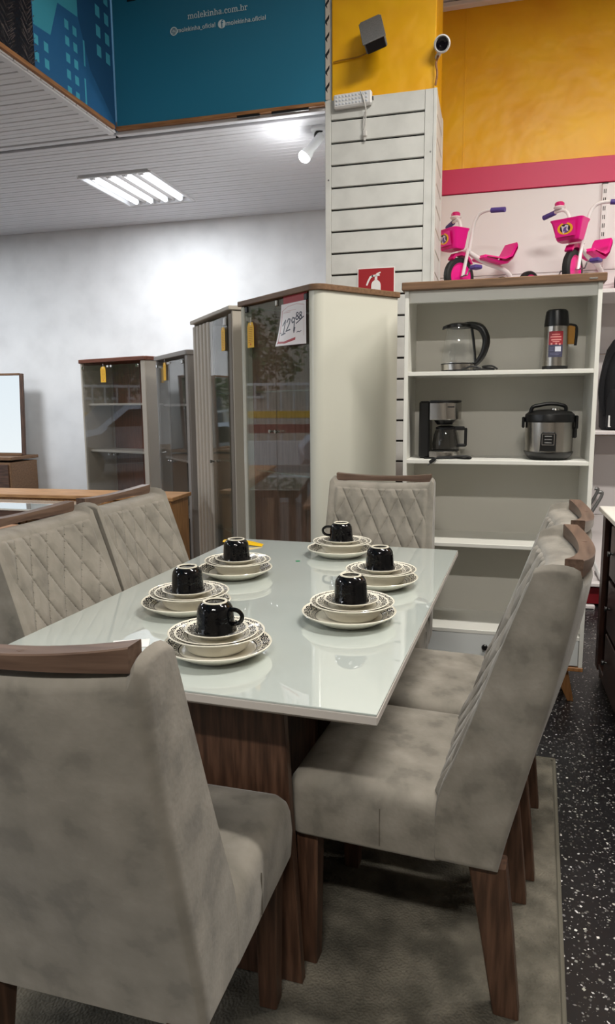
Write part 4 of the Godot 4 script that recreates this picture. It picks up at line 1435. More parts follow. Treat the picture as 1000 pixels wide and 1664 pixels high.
func build_tableware() -> void:
	var pm := printed(plate_print(), 0.1)
	pm.texture_repeat = true
	var dinner := tb().lathe([Vector3(0.0000, 0.0136, 0.02), Vector3(0.0840, 0.0136, 0.2), Vector3(0.0917, 0.0147, 0.3), Vector3(0.1098, 0.0231, 0.62), Vector3(0.1251, 0.0301, 0.9), Vector3(0.1284, 0.0325, 0.97), Vector3(0.1299, 0.0311, 0.99), Vector3(0.1284, 0.0273, 0.99), Vector3(0.0955, 0.0091, 0.99), Vector3(0.0859, 0.0035, 0.99), Vector3(0.0793, 0.0000, 0.99), Vector3(0.0764, 0.0000, 0.99), Vector3(0.0745, 0.0042, 0.99), Vector3(0.0000, 0.0042, 0.99)], 56).mesh(40.0)
	var soup := tb().lathe([Vector3(0.0000, 0.0066, 0.02), Vector3(0.0634, 0.0066, 0.1), Vector3(0.0749, 0.0132, 0.14), Vector3(0.0845, 0.0308, 0.2), Vector3(0.0902, 0.0369, 0.3), Vector3(0.1027, 0.0401, 0.62), Vector3(0.1118, 0.0429, 0.9), Vector3(0.1147, 0.0446, 0.97), Vector3(0.1162, 0.0435, 0.99), Vector3(0.1147, 0.0407, 0.99), Vector3(0.0931, 0.0341, 0.99), Vector3(0.0845, 0.0242, 0.99), Vector3(0.0749, 0.0066, 0.99), Vector3(0.0672, 0.0000, 0.99), Vector3(0.0634, 0.0000, 0.99), Vector3(0.0614, 0.0033, 0.99), Vector3(0.0000, 0.0033, 0.99)], 56).mesh(40.0)
	var saucer := tb().lathe([Vector3(0.0000, 0.0055, 0.02), Vector3(0.0294, 0.0055, 0.15), Vector3(0.0353, 0.0077, 0.3), Vector3(0.0539, 0.0138, 0.62), Vector3(0.0706, 0.0198, 0.9), Vector3(0.0750, 0.0215, 0.97), Vector3(0.0764, 0.0206, 0.99), Vector3(0.0745, 0.0182, 0.99), Vector3(0.0441, 0.0055, 0.99), Vector3(0.0392, 0.0000, 0.99), Vector3(0.0353, 0.0000, 0.99), Vector3(0.0333, 0.0022, 0.99), Vector3(0.0000, 0.0022, 0.99)], 48).mesh(40.0)
	var dessert := tb().lathe([Vector3(0, 0.006, 0.02), Vector3(0.06, 0.006, 0.2), Vector3(0.067, 0.009, 0.3), Vector3(0.083, 0.0145, 0.62), Vector3(0.096, 0.0185, 0.9), Vector3(0.099, 0.0198, 0.97), Vector3(0.1003, 0.0188, 0.99), Vector3(0.099, 0.0168, 0.99), Vector3(0.07, 0.0055, 0.99), Vector3(0.062, 0.0015, 0.99), Vector3(0.057, 0.0, 0.99), Vector3(0.055, 0.0022, 0.99), Vector3(0, 0.0022, 0.99)], 52).mesh(40.0)
	var mug := tb().lathe([Vector3(0.0446, 0.0026, 0), Vector3(0.0488, 0.0000, 0), Vector3(0.0502, 0.0017, 0), Vector3(0.0483, 0.0068, 0), Vector3(0.0457, 0.0153, 0), Vector3(0.0446, 0.0298, 0), Vector3(0.0436, 0.0467, 0), Vector3(0.0412, 0.0570, 0), Vector3(0.0362, 0.0650, 0), Vector3(0.0299, 0.0693, 0), Vector3(0.0286, 0.0710, 0), Vector3(0.0247, 0.0710, 0), Vector3(0.0236, 0.0684, 0), Vector3(0.0000, 0.0676, 0), Vector3(0.0000, 0.0654, 0), Vector3(0.0347, 0.0603, 0), Vector3(0.0399, 0.0467, 0), Vector3(0.0415, 0.0170, 0), Vector3(0.0446, 0.0026, 0)], 48).mesh(40.0)
	var foot := tb().lathe([Vector3(0.0298, 0.0699, 0), Vector3(0.0290, 0.0723, 0), Vector3(0.0244, 0.0723, 0), Vector3(0.0235, 0.0699, 0), Vector3(0.0298, 0.0699, 0)], 40).mesh()
	var handle := tb().tube(curve([Vector3(0.0399, 0.0544, 0), Vector3(0.0588, 0.0544, 0), Vector3(0.0714, 0.0442, 0), Vector3(0.0693, 0.0306, 0), Vector3(0.0578, 0.0221, 0), Vector3(0.0420, 0.0204, 0)], 20), 0.0052, 10).mesh()
	var top := 0.7702
	# plate centre x, z; how the mug's handle turns; where it stands on the table
	var sets := [[-0.622, -1.492, -8.0, "at the near left place, beside the foreground chair"], [-0.85, -1.812, 96.0, "at the middle left place"], [-0.858, -2.235, 100.0, "at the far left place by the yellow tag"], [-0.368, -1.818, 84.0, "at the near right place"], [-0.35, -2.212, 100.0, "at the middle right place"], [-0.572, -2.645, 192.0, "at the far head place by the far chair"]]
	for s in sets:
		var q := Vector3(s[0], top, s[1])
		var w: String = s[3]
		var rot := Vector3(0, s[2] * 2.0, 0)
		var o := 0.008 if s[2] > 0 else -0.004
		var a := solo("dinner_plate", "printed dinner plate, lowest in the stack " + w, "plate", dinner, pm, q, rot, "dinner plates")
		var b := solo("soup_plate", "printed soup plate in the stack " + w, "plate", soup, pm, q + Vector3(o, 0.0142, -0.004), rot * 1.7, "soup plates")
		var f := solo("dessert_plate", "printed dessert plate just under the saucer " + w, "plate", dessert, pm, q + Vector3(o, 0.0385, -0.003), rot * 1.3, "dessert plates")
		var e := solo("saucer", "small printed saucer under the black cup " + w, "saucer", saucer, pm, q + Vector3(o * 0.8, 0.0448, -0.003), rot * 0.6, "saucers")
		var m := thing("cup", "glossy black cup turned upside down " + w, "cup", q + Vector3(o * 0.8 - 0.002, 0.0588, -0.003), s[2], "black cups")
		part(m, "bowl", mug, M.mug_black)
		part(m, "foot_ring", foot, M.ivory)
		part(m, "handle", handle, M.mug_black)
	# loose papers on the table
	var yt := thing("yellow_strip", "folded yellow plastic strip at the far left edge of the table", "strip", Vector3(-1.015, top, -2.745), 10.0)
	var rings := []
	for i in 13:
		var u := i / 12.0
		var z := -0.004 + 0.012 * u
		var y := 0.001 + 0.016 * pow(1.0 - u, 2) + 0.004 * sin(u * PI)
		rings.append(PackedVector3Array([Vector3(-0.085 + 0.17 * u, y, z - 0.022), Vector3(-0.085 + 0.17 * u, y, z + 0.022), Vector3(-0.085 + 0.17 * u, y + 0.003 + 0.008 * sin(u * PI), z + 0.016), Vector3(-0.085 + 0.17 * u, y + 0.003 + 0.008 * sin(u * PI), z - 0.016)]))
	part(yt, "strip", tb().loft(rings).mesh(40.0), M.yellow_plastic)
	solo("green_sticker", "tiny green round sticker on the glass table top", "sticker", tb().lathe([Vector3(0, 0, 0), Vector3(0.009, 0, 0), Vector3(0.009, 0.0008, 0), Vector3(0, 0.0008, 0)], 16).mesh(), M.green_dot, Vector3(-0.705, top, -2.5))
	solo("paper_slip", "small white paper slip on the table behind the foreground chair", "paper", tb().box(Vector3(0, 0.0006, 0), Vector3(0.09, 0.0008, 0.06)).mesh(), M.paper, Vector3(-0.862, top, -1.505), Vector3(0, 24, 0))


func build_appliances() -> void:
	var y1 := 1.5015
	var y2 := 1.1085
	# kettle
	var k := thing("electric_kettle", "glass electric kettle with black handle on the bookcase's top shelf", "kettle", Vector3(-0.165, y1, -3.33))
	part(k, "base_ring", tb().lathe([Vector3(0, 0, 0), Vector3(0.08, 0, 0), Vector3(0.081, 0.005, 0), Vector3(0.078, 0.008, 0), Vector3(0, 0.008, 0)], 40).mesh(), M.black)
	part(k, "steel_band", tb().lathe([Vector3(0, 0.008, 0), Vector3(0.0765, 0.008, 0), Vector3(0.0765, 0.034, 0), Vector3(0, 0.034, 0)], 40).mesh(), M.steel)
	part(k, "rubber_ring", tb().lathe([Vector3(0.07, 0.034, 0), Vector3(0.0785, 0.034, 0), Vector3(0.0785, 0.038, 0), Vector3(0.07, 0.038, 0), Vector3(0.07, 0.034, 0)], 40).mesh(), M.black)
	part(k, "glass_body", tb().lathe([Vector3(0.0755, 0.038, 0), Vector3(0.074, 0.07, 0), Vector3(0.069, 0.11, 0), Vector3(0.062, 0.15, 0), Vector3(0.055, 0.185, 0), Vector3(0.053, 0.198, 0)], 40).mesh(60.0), M.clear)
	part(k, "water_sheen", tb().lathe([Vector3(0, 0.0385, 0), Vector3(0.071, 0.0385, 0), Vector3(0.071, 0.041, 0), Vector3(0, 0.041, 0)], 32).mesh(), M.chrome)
	part(k, "lid", tb().lathe([Vector3(0, 0.196, 0), Vector3(0.054, 0.196, 0), Vector3(0.057, 0.2, 0), Vector3(0.056, 0.21, 0), Vector3(0.04, 0.217, 0), Vector3(0, 0.219, 0)], 36).prism(PackedVector2Array([Vector2(-0.05, 0.199), Vector2(-0.074, 0.192), Vector2(-0.07, 0.205), Vector2(-0.04, 0.215)]), -0.018, 0.018).mesh(), M.black)
	part(k, "handle", tb().tube(curve([Vector3(0.02, 0.207, 0.005), Vector3(0.06, 0.207, 0.01), Vector3(0.1, 0.19, 0.014), Vector3(0.122, 0.14, 0.016), Vector3(0.112, 0.085, 0.014), Vector3(0.088, 0.045, 0.01), Vector3(0.07, 0.03, 0.006)], 26), [0.013, 0.014, 0.0145, 0.015, 0.0155, 0.016, 0.0165, 0.017, 0.0175, 0.0175, 0.0175, 0.0175, 0.0175, 0.017, 0.017, 0.0165, 0.016, 0.0155, 0.015, 0.0145, 0.014, 0.013, 0.012, 0.011, 0.01, 0.009, 0.008], 12).tube([Vector3(0.056, 0.2, 0.006), Vector3(0.066, 0.14, 0.008), Vector3(0.078, 0.03, 0.008)], 0.006, 8).mesh(), M.black)
	solo("power_cable", "coiled black power cord beside the kettle", "cord", tb().tube(curve([Vector3(-0.02, 0.0055, 0.09), Vector3(0.02, 0.006, 0.1), Vector3(0.06, 0.02, 0.1), Vector3(0.1, 0.012, 0.1), Vector3(0.07, 0.0055, 0.108), Vector3(0.12, 0.008, 0.09), Vector3(0.16, 0.006, 0.095), Vector3(0.14, 0.012, 0.085), Vector3(0.11, 0.018, 0.09), Vector3(0.15, 0.02, 0.1), Vector3(0.175, 0.006, 0.1)], 60), 0.0042, 7).mesh(), M.black_rubber, Vector3(-0.165, y1, -3.33))
	# thermos
	var t := thing("thermos", "steel thermos flask with black cup lid on the bookcase's top shelf", "thermos", Vector3(0.255, y1, -3.33))
	part(t, "base", tb().lathe([Vector3(0, 0, 0), Vector3(0.048, 0, 0), Vector3(0.0545, 0.004, 0), Vector3(0.0545, 0.018, 0), Vector3(0, 0.018, 0)], 36).mesh(), M.black)
	part(t, "steel_body", tb().lathe([Vector3(0, 0.018, 0), Vector3(0.0525, 0.018, 0), Vector3(0.0525, 0.1, 0), Vector3(0.0505, 0.19, 0), Vector3(0, 0.19, 0)], 40).mesh(), M.steel)
	part(t, "cup_lid", tb().lathe([Vector3(0, 0.188, 0), Vector3(0.052, 0.188, 0), Vector3(0.0515, 0.2, 0), Vector3(0.048, 0.235, 0), Vector3(0.045, 0.253, 0), Vector3(0.038, 0.26, 0), Vector3(0, 0.262, 0)], 36).mesh(), M.black)
	var hd := part(t, "handle", tb().tube(curve([Vector3(0.045, 0.196, 0.0), Vector3(0.066, 0.194, 0.0), Vector3(0.082, 0.185, 0), Vector3(0.084, 0.15, 0), Vector3(0.081, 0.106, 0)], 16), 0.006, 8).mesh(), M.black)
	part(hd, "amber_strap", tb().prism(PackedVector2Array([Vector2(0.05, 0.112), Vector2(0.076, 0.112), Vector2(0.078, 0.185), Vector2(0.062, 0.2), Vector2(0.05, 0.2)]), -0.006, 0.004, Transform3D(), 0.001).mesh(), M.amber)
	var lab := tb()
	for i in 8:
		var a0 := lerpf(62, 128, i / 8.0)
		var a1 := lerpf(62, 128, (i + 1) / 8.0)
		var p0 := Vector3(cos(deg_to_rad(a0)), 0, sin(deg_to_rad(a0))) * 0.0535
		var p1 := Vector3(cos(deg_to_rad(a1)), 0, sin(deg_to_rad(a1))) * 0.0535
		lab.quaduv(p1 + Vector3(0, 0.165, 0), p1 + Vector3(0, 0.055, 0), p0 + Vector3(0, 0.055, 0), p0 + Vector3(0, 0.165, 0), Vector2(1 - (i + 1) / 8.0, 0), Vector2(1 - (i + 1) / 8.0, 1), Vector2(1 - i / 8.0, 1), Vector2(1 - i / 8.0, 0))
	var im := blank(64, 112, c8(150, 44, 52))
	im.fill_rect(Rect2i(0, 58, 64, 54), c8(66, 66, 88))
	for q in [[14, 12, 36, 4], [8, 22, 48, 5], [12, 34, 44, 6], [18, 43, 30, 4], [10, 50, 8, 8], [30, 50, 8, 8], [46, 52, 8, 8]]:
		im.fill_rect(Rect2i(q[0], q[1], q[2], q[3]), c8(214, 146, 140))
	im.fill_rect(Rect2i(30, 66, 26, 22), c8(206, 208, 220))
	for q in [[6, 70, 18, 2], [6, 76, 16, 2], [6, 82, 18, 2], [8, 94, 48, 2], [8, 100, 40, 2]]:
		im.fill_rect(Rect2i(q[0], q[1], q[2], q[3]), c8(112, 112, 140))
	part(t, "printed_label", lab.mesh(60.0), printed(im, 0.4))
	# coffee maker, its column at the left
	var c := thing("coffee_maker", "black and steel drip coffee maker on the bookcase's middle shelf", "coffee maker", Vector3(-0.245, y2, -3.33))
	pbox(c, "column", M.black, Vector3(-0.064, 0.132, -0.02), Vector3(0.05, 0.262, 0.15), 0.008)
	part(c, "base", tb().prism(PackedVector2Array([Vector2(-0.06, -0.075), Vector2(0.07, -0.075), Vector2(0.1, -0.04), Vector2(0.11, 0.0), Vector2(0.1, 0.05), Vector2(0.07, 0.08), Vector2(-0.06, 0.085)]), 0.0, 0.006, Transform3D(Basis(Vector3(1, 0, 0), Vector3(0, 0, 1), Vector3(0, 1, 0)), Vector3.ZERO)).mesh(20.0), M.black)
	var lay := Transform3D(Basis(Vector3(1, 0, 0), Vector3(0, 0, 1), Vector3(0, 1, 0)), Vector3.ZERO)
	var drum := PackedVector2Array()
	for i in 13:
		var a := deg_to_rad(-80 + 190.0 * i / 12)
		drum.append(Vector2(0.02 + cos(a) * 0.08, 0.005 + sin(a) * 0.085))
	drum.append(Vector2(-0.038, 0.075))
	drum.append(Vector2(-0.038, -0.08))
	part(c, "hot_plate_housing", tb().prism(drum, 0.006, 0.034, lay, 0.002).mesh(), M.steel)
	part(c, "hot_plate", tb().lathe([Vector3(0, 0.034, 0), Vector3(0.064, 0.034, 0), Vector3(0.064, 0.038, 0), Vector3(0, 0.038, 0)], 32, Transform3D(Basis(), Vector3(0.03, 0, 0.01))).mesh(), M.black)
	part(c, "filter_drum", tb().prism(drum, 0.178, 0.255, lay, 0.002).mesh(), M.steel)
	part(c, "drum_lid", tb().prism(drum, 0.255, 0.266, lay, 0.003).mesh(), M.black)
	part(c, "drip_neck", tb().lathe([Vector3(0, 0.155, 0), Vector3(0.035, 0.155, 0), Vector3(0.052, 0.178, 0), Vector3(0, 0.178, 0)], 24, Transform3D(Basis(), Vector3(0.025, 0, 0.01))).mesh(), M.black)
	var nm := pbox(c, "maker_mark", M.black_ink, Vector3(0.058, 0.236, 0.0835), Vector3(0.03, 0.0045, 0.002), 0.0)
	nm.rotation_degrees.y = 20.0
	var cr := thing("coffee_carafe", "glass coffee carafe with black handle in the coffee maker", "carafe", Vector3(-0.212, y2 + 0.0385, -3.318))
	part(cr, "glass_body", tb().lathe([Vector3(0, 0.0, 0), Vector3(0.058, 0.0, 0), Vector3(0.062, 0.006, 0), Vector3(0.063, 0.03, 0), Vector3(0.056, 0.07, 0), Vector3(0.046, 0.098, 0)], 36).mesh(60.0), M.tint)
	part(cr, "lid", tb().lathe([Vector3(0, 0.096, 0), Vector3(0.048, 0.096, 0), Vector3(0.048, 0.104, 0), Vector3(0.03, 0.112, 0), Vector3(0, 0.113, 0)], 32).mesh(), M.black)
	part(cr, "handle", tb().box(Vector3(0.06, 0.1, 0.014), Vector3(0.05, 0.018, 0.022), 0.004).box(Vector3(0.09, 0.06, 0.014), Vector3(0.013, 0.085, 0.018), 0.004).box(Vector3(0.07, 0.022, 0.014), Vector3(0.048, 0.014, 0.018), 0.004).mesh(20.0), M.black)
	var cd := thing("power_cable", "black power cord with plug hanging over the middle shelf edge", "cord", Vector3(-0.245, y2, -3.33))
	part(cd, "cord", tb().tube(curve([Vector3(0.0, 0.008, 0.1), Vector3(0.06, 0.012, 0.112), Vector3(0.1, 0.016, 0.115), Vector3(0.14, 0.014, 0.11), Vector3(0.15, 0.006, 0.1), Vector3(0.12, 0.0055, 0.105), Vector3(0.07, 0.008, 0.115), Vector3(0.02, 0.007, 0.12), Vector3(-0.008, 0.006, 0.134)], 44), 0.0045, 7).mesh(), M.black_rubber)
	part(cd, "plug", tb().box(Vector3(-0.016, -0.002, 0.146), Vector3(0.034, 0.016, 0.018), 0.004, Basis(Vector3.BACK, 0.7)).mesh(20.0), M.black_rubber)
	part(cd, "prong", tb().tube([Vector3(-0.026, -0.014, 0.146), Vector3(-0.038, -0.026, 0.146)], 0.0022, 6).mesh(), M.chrome)
	# rice cooker
	var r := thing("rice_cooker", "steel rice cooker with black lid and arched handle on the bookcase's middle shelf", "rice cooker", Vector3(0.243, y2, -3.325))
	part(r, "base", tb().lathe([Vector3(0, 0, 0), Vector3(0.078, 0, 0), Vector3(0.09, 0.008, 0), Vector3(0.104, 0.028, 0), Vector3(0.106, 0.036, 0), Vector3(0, 0.036, 0)], 40).mesh(), M.black)
	part(r, "steel_body", tb().lathe([Vector3(0, 0.036, 0), Vector3(0.1, 0.036, 0), Vector3(0.1035, 0.1, 0), Vector3(0.1035, 0.166, 0), Vector3(0, 0.166, 0)], 48).mesh(), M.steel)
	part(r, "lid", tb().lathe([Vector3(0, 0.166, 0), Vector3(0.107, 0.166, 0), Vector3(0.109, 0.176, 0), Vector3(0.105, 0.2, 0), Vector3(0.09, 0.213, 0), Vector3(0.05, 0.221, 0), Vector3(0, 0.223, 0)], 44).mesh(), M.black)
	part(r, "handle", tb().tube(curve([Vector3(-0.085, 0.195, 0.03), Vector3(-0.078, 0.23, 0.03), Vector3(-0.05, 0.24, 0.03), Vector3(0, 0.247, 0.03), Vector3(0.05, 0.24, 0.03), Vector3(0.064, 0.228, 0.03), Vector3(0.062, 0.21, 0.03)], 24), 0.0085, 10).mesh(), M.black)
	part(r, "steam_vent", tb().lathe([Vector3(0, 0.215, 0), Vector3(0.022, 0.215, 0), Vector3(0.02, 0.226, 0), Vector3(0, 0.227, 0)], 20, Transform3D(Basis(), Vector3(0.02, 0, 0.035))).mesh(), M.steel)
	part(r, "latch", tb().box(Vector3(0.112, 0.165, 0.01), Vector3(0.014, 0.06, 0.04), 0.004).box(Vector3(0.108, 0.12, 0.01), Vector3(0.016, 0.05, 0.03), 0.005).mesh(20.0), M.black)
	part(r, "latch", tb().box(Vector3(-0.113, 0.165, 0.01), Vector3(0.012, 0.05, 0.03), 0.004).mesh(20.0), M.black)
	var pn := tb()
	pn.prism(PackedVector2Array([Vector2(-0.034, 0.04), Vector2(0.034, 0.04), Vector2(0.034, 0.115), Vector2(0.026, 0.125), Vector2(-0.022, 0.125), Vector2(-0.03, 0.115)]), 0.0, 0.012, Transform3D(Basis(), Vector3(0, 0, 0.095)), 0.003)
	var panel := part(r, "control_panel", pn.mesh(20.0), M.black, Vector3.ZERO, Vector3(0, -6, 0))
	part(panel, "display_frame", tb().box(Vector3(-0.024, 0.092, 0.108), Vector3(0.002, 0.046, 0.002)).box(Vector3(0.026, 0.092, 0.108), Vector3(0.002, 0.046, 0.002)).box(Vector3(0.001, 0.116, 0.108), Vector3(0.05, 0.002, 0.002)).box(Vector3(0.001, 0.069, 0.108), Vector3(0.05, 0.003, 0.002)).mesh(20.0), M.chrome)
	for i in 3:
		pbox(panel, "button", M.grey_metal, Vector3(0.001, 0.106 - i * 0.014, 0.108), Vector3(0.03, 0.0045, 0.002), 0.001)


func wheel(parent: Node, called: String, c: Vector3, r: float, w: float, turn: float) -> void:
	var xf := Transform3D(Basis(Vector3.UP, deg_to_rad(turn)) * Basis(Vector3.RIGHT, PI / 2), c)
	var n := part(parent, called, tb().lathe([Vector3(0, w * 0.3, 0), Vector3(r * 0.2, w * 0.42, 0), Vector3(r * 0.62, w * 0.3, 0), Vector3(r * 0.72, w * 0.46, 0), Vector3(r * 0.72, -w * 0.46, 0), Vector3(r * 0.62, -w * 0.3, 0), Vector3(r * 0.2, -w * 0.42, 0), Vector3(0, -w * 0.3, 0)], 32, xf).mesh(), M.hot_pink)
	part(n, "tyre", tb().lathe([Vector3(r * 0.72, -w * 0.5, 0), Vector3(r * 0.9, -w * 0.5, 0), Vector3(r * 0.985, -w * 0.32, 0), Vector3(r, 0, 0), Vector3(r * 0.985, w * 0.32, 0), Vector3(r * 0.9, w * 0.5, 0), Vector3(r * 0.72, w * 0.5, 0), Vector3(r * 0.72, -w * 0.5, 0)], 36, xf).mesh(), M.tyre)


func emblem() -> Image:
	# plain stand-in for the sticker: yellow wreath around a mottled patch
	var im := blank(96, 64, c8(236, 20, 140))
	ink_ring(im, Vector2(48, 30), 24, 36, c8(244, 178, 32), 0.72)
	ink_ring(im, Vector2(48, 30), 0, 24, c8(40, 22, 44), 0.8)
	im.fill_rect(Rect2i(38, 0, 20, 10), c8(236, 20, 140))
	ink_poly(im, PackedVector2Array([Vector2(30, 16), Vector2(44, 22), Vector2(52, 14), Vector2(64, 18), Vector2(60, 32), Vector2(64, 44), Vector2(48, 38), Vector2(36, 46)]), c8(222, 206, 220))
	ink_poly(im, PackedVector2Array([Vector2(42, 26), Vector2(56, 22), Vector2(52, 34), Vector2(58, 46), Vector2(44, 50), Vector2(38, 38)]), c8(104, 70, 150))
	ink_poly(im, PackedVector2Array([Vector2(34, 44), Vector2(46, 42), Vector2(40, 54)]), c8(222, 206, 220))
	return im


func tricycle_model(t: Node3D) -> void:
	# local -x is forward, y = 0 on the shelf
	wheel(t, "front_wheel", Vector3(-0.2440, 0.118, 0), 0.118, 0.042, 0)
	for s in [-1, 1]:
		wheel(t, "rear_wheel", Vector3(0.2684, 0.09, s * 0.12), 0.09, 0.045, 0)
	part(t, "rear_axle", tb().tube([Vector3(0.2684, 0.09, -0.13), Vector3(0.2684, 0.09, 0.13)], 0.008, 8).mesh(), M.trike_white)
	part(t, "frame_tube", tb().tube(curve([Vector3(-0.1830, 0.285, 0), Vector3(-0.1220, 0.262, 0), Vector3(0.0000, 0.225, 0), Vector3(0.1220, 0.205, 0), Vector3(0.2074, 0.17, 0), Vector3(0.2684, 0.09, 0)], 24), 0.016, 12).mesh(), M.trike_white)
	part(t, "fork", tb().tube([Vector3(-0.2440, 0.115, 0.035), Vector3(-0.2013, 0.29, 0.035)], 0.011, 8).tube([Vector3(-0.2440, 0.115, -0.035), Vector3(-0.2013, 0.29, -0.035)], 0.011, 8).tube([Vector3(-0.2050, 0.275, -0.04), Vector3(-0.2050, 0.275, 0.04)], 0.011, 8).mesh(), M.trike_white)
	part(t, "mudguard", tb().prism(PackedVector2Array([Vector2(-0.3196, 0.222), Vector2(-0.2928, 0.256), Vector2(-0.2440, 0.27), Vector2(-0.1952, 0.262), Vector2(-0.1562, 0.22), Vector2(-0.1464, 0.2), Vector2(-0.1635, 0.2), Vector2(-0.1952, 0.236), Vector2(-0.2440, 0.246), Vector2(-0.2879, 0.235), Vector2(-0.3099, 0.214)]), -0.026, 0.026, Transform3D(), 0.003).mesh(25.0), M.deep_pink)
	var bar := tb()
	for s in [-1, 1]:
		bar.tube(curve([Vector3(-0.2013, 0.27, s * 0.04), Vector3(-0.19, 0.36, s * 0.05), Vector3(-0.18, 0.44, s * 0.062), Vector3(-0.168, 0.487, s * 0.09), Vector3(-0.155, 0.5, s * 0.135), Vector3(-0.14, 0.494, s * 0.19)], 24), 0.0105, 10)
	var hb := part(t, "handlebar", bar.mesh(), M.trike_white)
	for s in [-1, 1]:
		part(hb, "grip", tb().tube([Vector3(-0.146, 0.496, s * 0.17), Vector3(-0.118, 0.485, s * 0.255)], 0.0155, 12).mesh(), M.purple)
	var bell := part(hb, "bell_base", tb().lathe([Vector3(0, 0, 0), Vector3(0.0268, 0, 0), Vector3(0.0366, 0.012, 0), Vector3(0.0317, 0.018, 0), Vector3(0, 0.018, 0)], 20, Transform3D(Basis(), Vector3(-0.152, 0.508, -0.14))).mesh(), M.trike_white)
	part(bell, "bell_cap", tb().lathe([Vector3(0, 0.018, 0), Vector3(0.0281, 0.018, 0), Vector3(0.0293, 0.036, 0), Vector3(0.0220, 0.044, 0), Vector3(0, 0.046, 0)], 20, Transform3D(Basis(), Vector3(-0.152, 0.508, -0.14))).mesh(), M.deep_pink)
	# basket in front of the handlebar, wider at the top
	var rings := []
	for q in [[0.275, 0.09, 0.13], [0.285, 0.1, 0.14], [0.375, 0.125, 0.185], [0.388, 0.135, 0.2], [0.392, 0.135, 0.2], [0.388, 0.12, 0.182], [0.29, 0.09, 0.13]]:
		var ring := flat(rr(q[1], q[2], 0.022, 4), q[0])
		for i in ring.size():
			ring[i].x += -0.30 - (q[0] - 0.275) * 0.1
		rings.append(ring)
	var bk := part(t, "basket", tb().loft(rings).mesh(40.0), M.hot_pink)
	var em := tb()
	em.sheet(Vector3(-0.3867, 0.372, -0.062), Vector3(0, 0, 0.124), Vector3(0.0159, -0.08, 0))
	part(bk, "sticker", em.mesh(), printed(emblem(), 0.35))
	part(t, "seat", tb().prism(PackedVector2Array([Vector2(-0.0854, 0.245), Vector2(-0.0671, 0.265), Vector2(0.0976, 0.262), Vector2(0.1586, 0.285), Vector2(0.2172, 0.37), Vector2(0.2269, 0.33), Vector2(0.1830, 0.262), Vector2(0.1342, 0.228), Vector2(0.0976, 0.222), Vector2(-0.0732, 0.235)]), -0.065, 0.065, Transform3D(), 0.012).mesh(40.0), M.hot_pink)
	for s in [-1, 1]:
		var crank := part(t, "crank", tb().tube([Vector3(-0.2440, 0.118, s * 0.02), Vector3(-0.2440, 0.118, s * 0.075), Vector3(-0.244 + s * 0.02, 0.118 + s * 0.04, s * 0.08), Vector3(-0.244 + s * 0.02, 0.118 + s * 0.04, s * 0.1)], 0.0055, 7).mesh(), M.grey_metal)
		pbox(crank, "pedal", M.purple, Vector3(-0.244 + s * 0.02, 0.118 + s * 0.04, s * 0.13), Vector3(0.0610, 0.024, 0.06), 0.006)


func build_tricycles() -> void:
	var y := 2.0405
	var a := thing("tricycle", "pink and white children's tricycle on the shelf, nearest the pillar", "tricycle", Vector3(-0.075, y, -4.9), 46.0, "pink tricycles on the upper shelf")
	tricycle_model(a)
	copy(a, "second pink tricycle on the shelf, facing the viewer, above the bookcase's right end", Vector3(0.55, y, -4.9), 62.0, "tricycle")


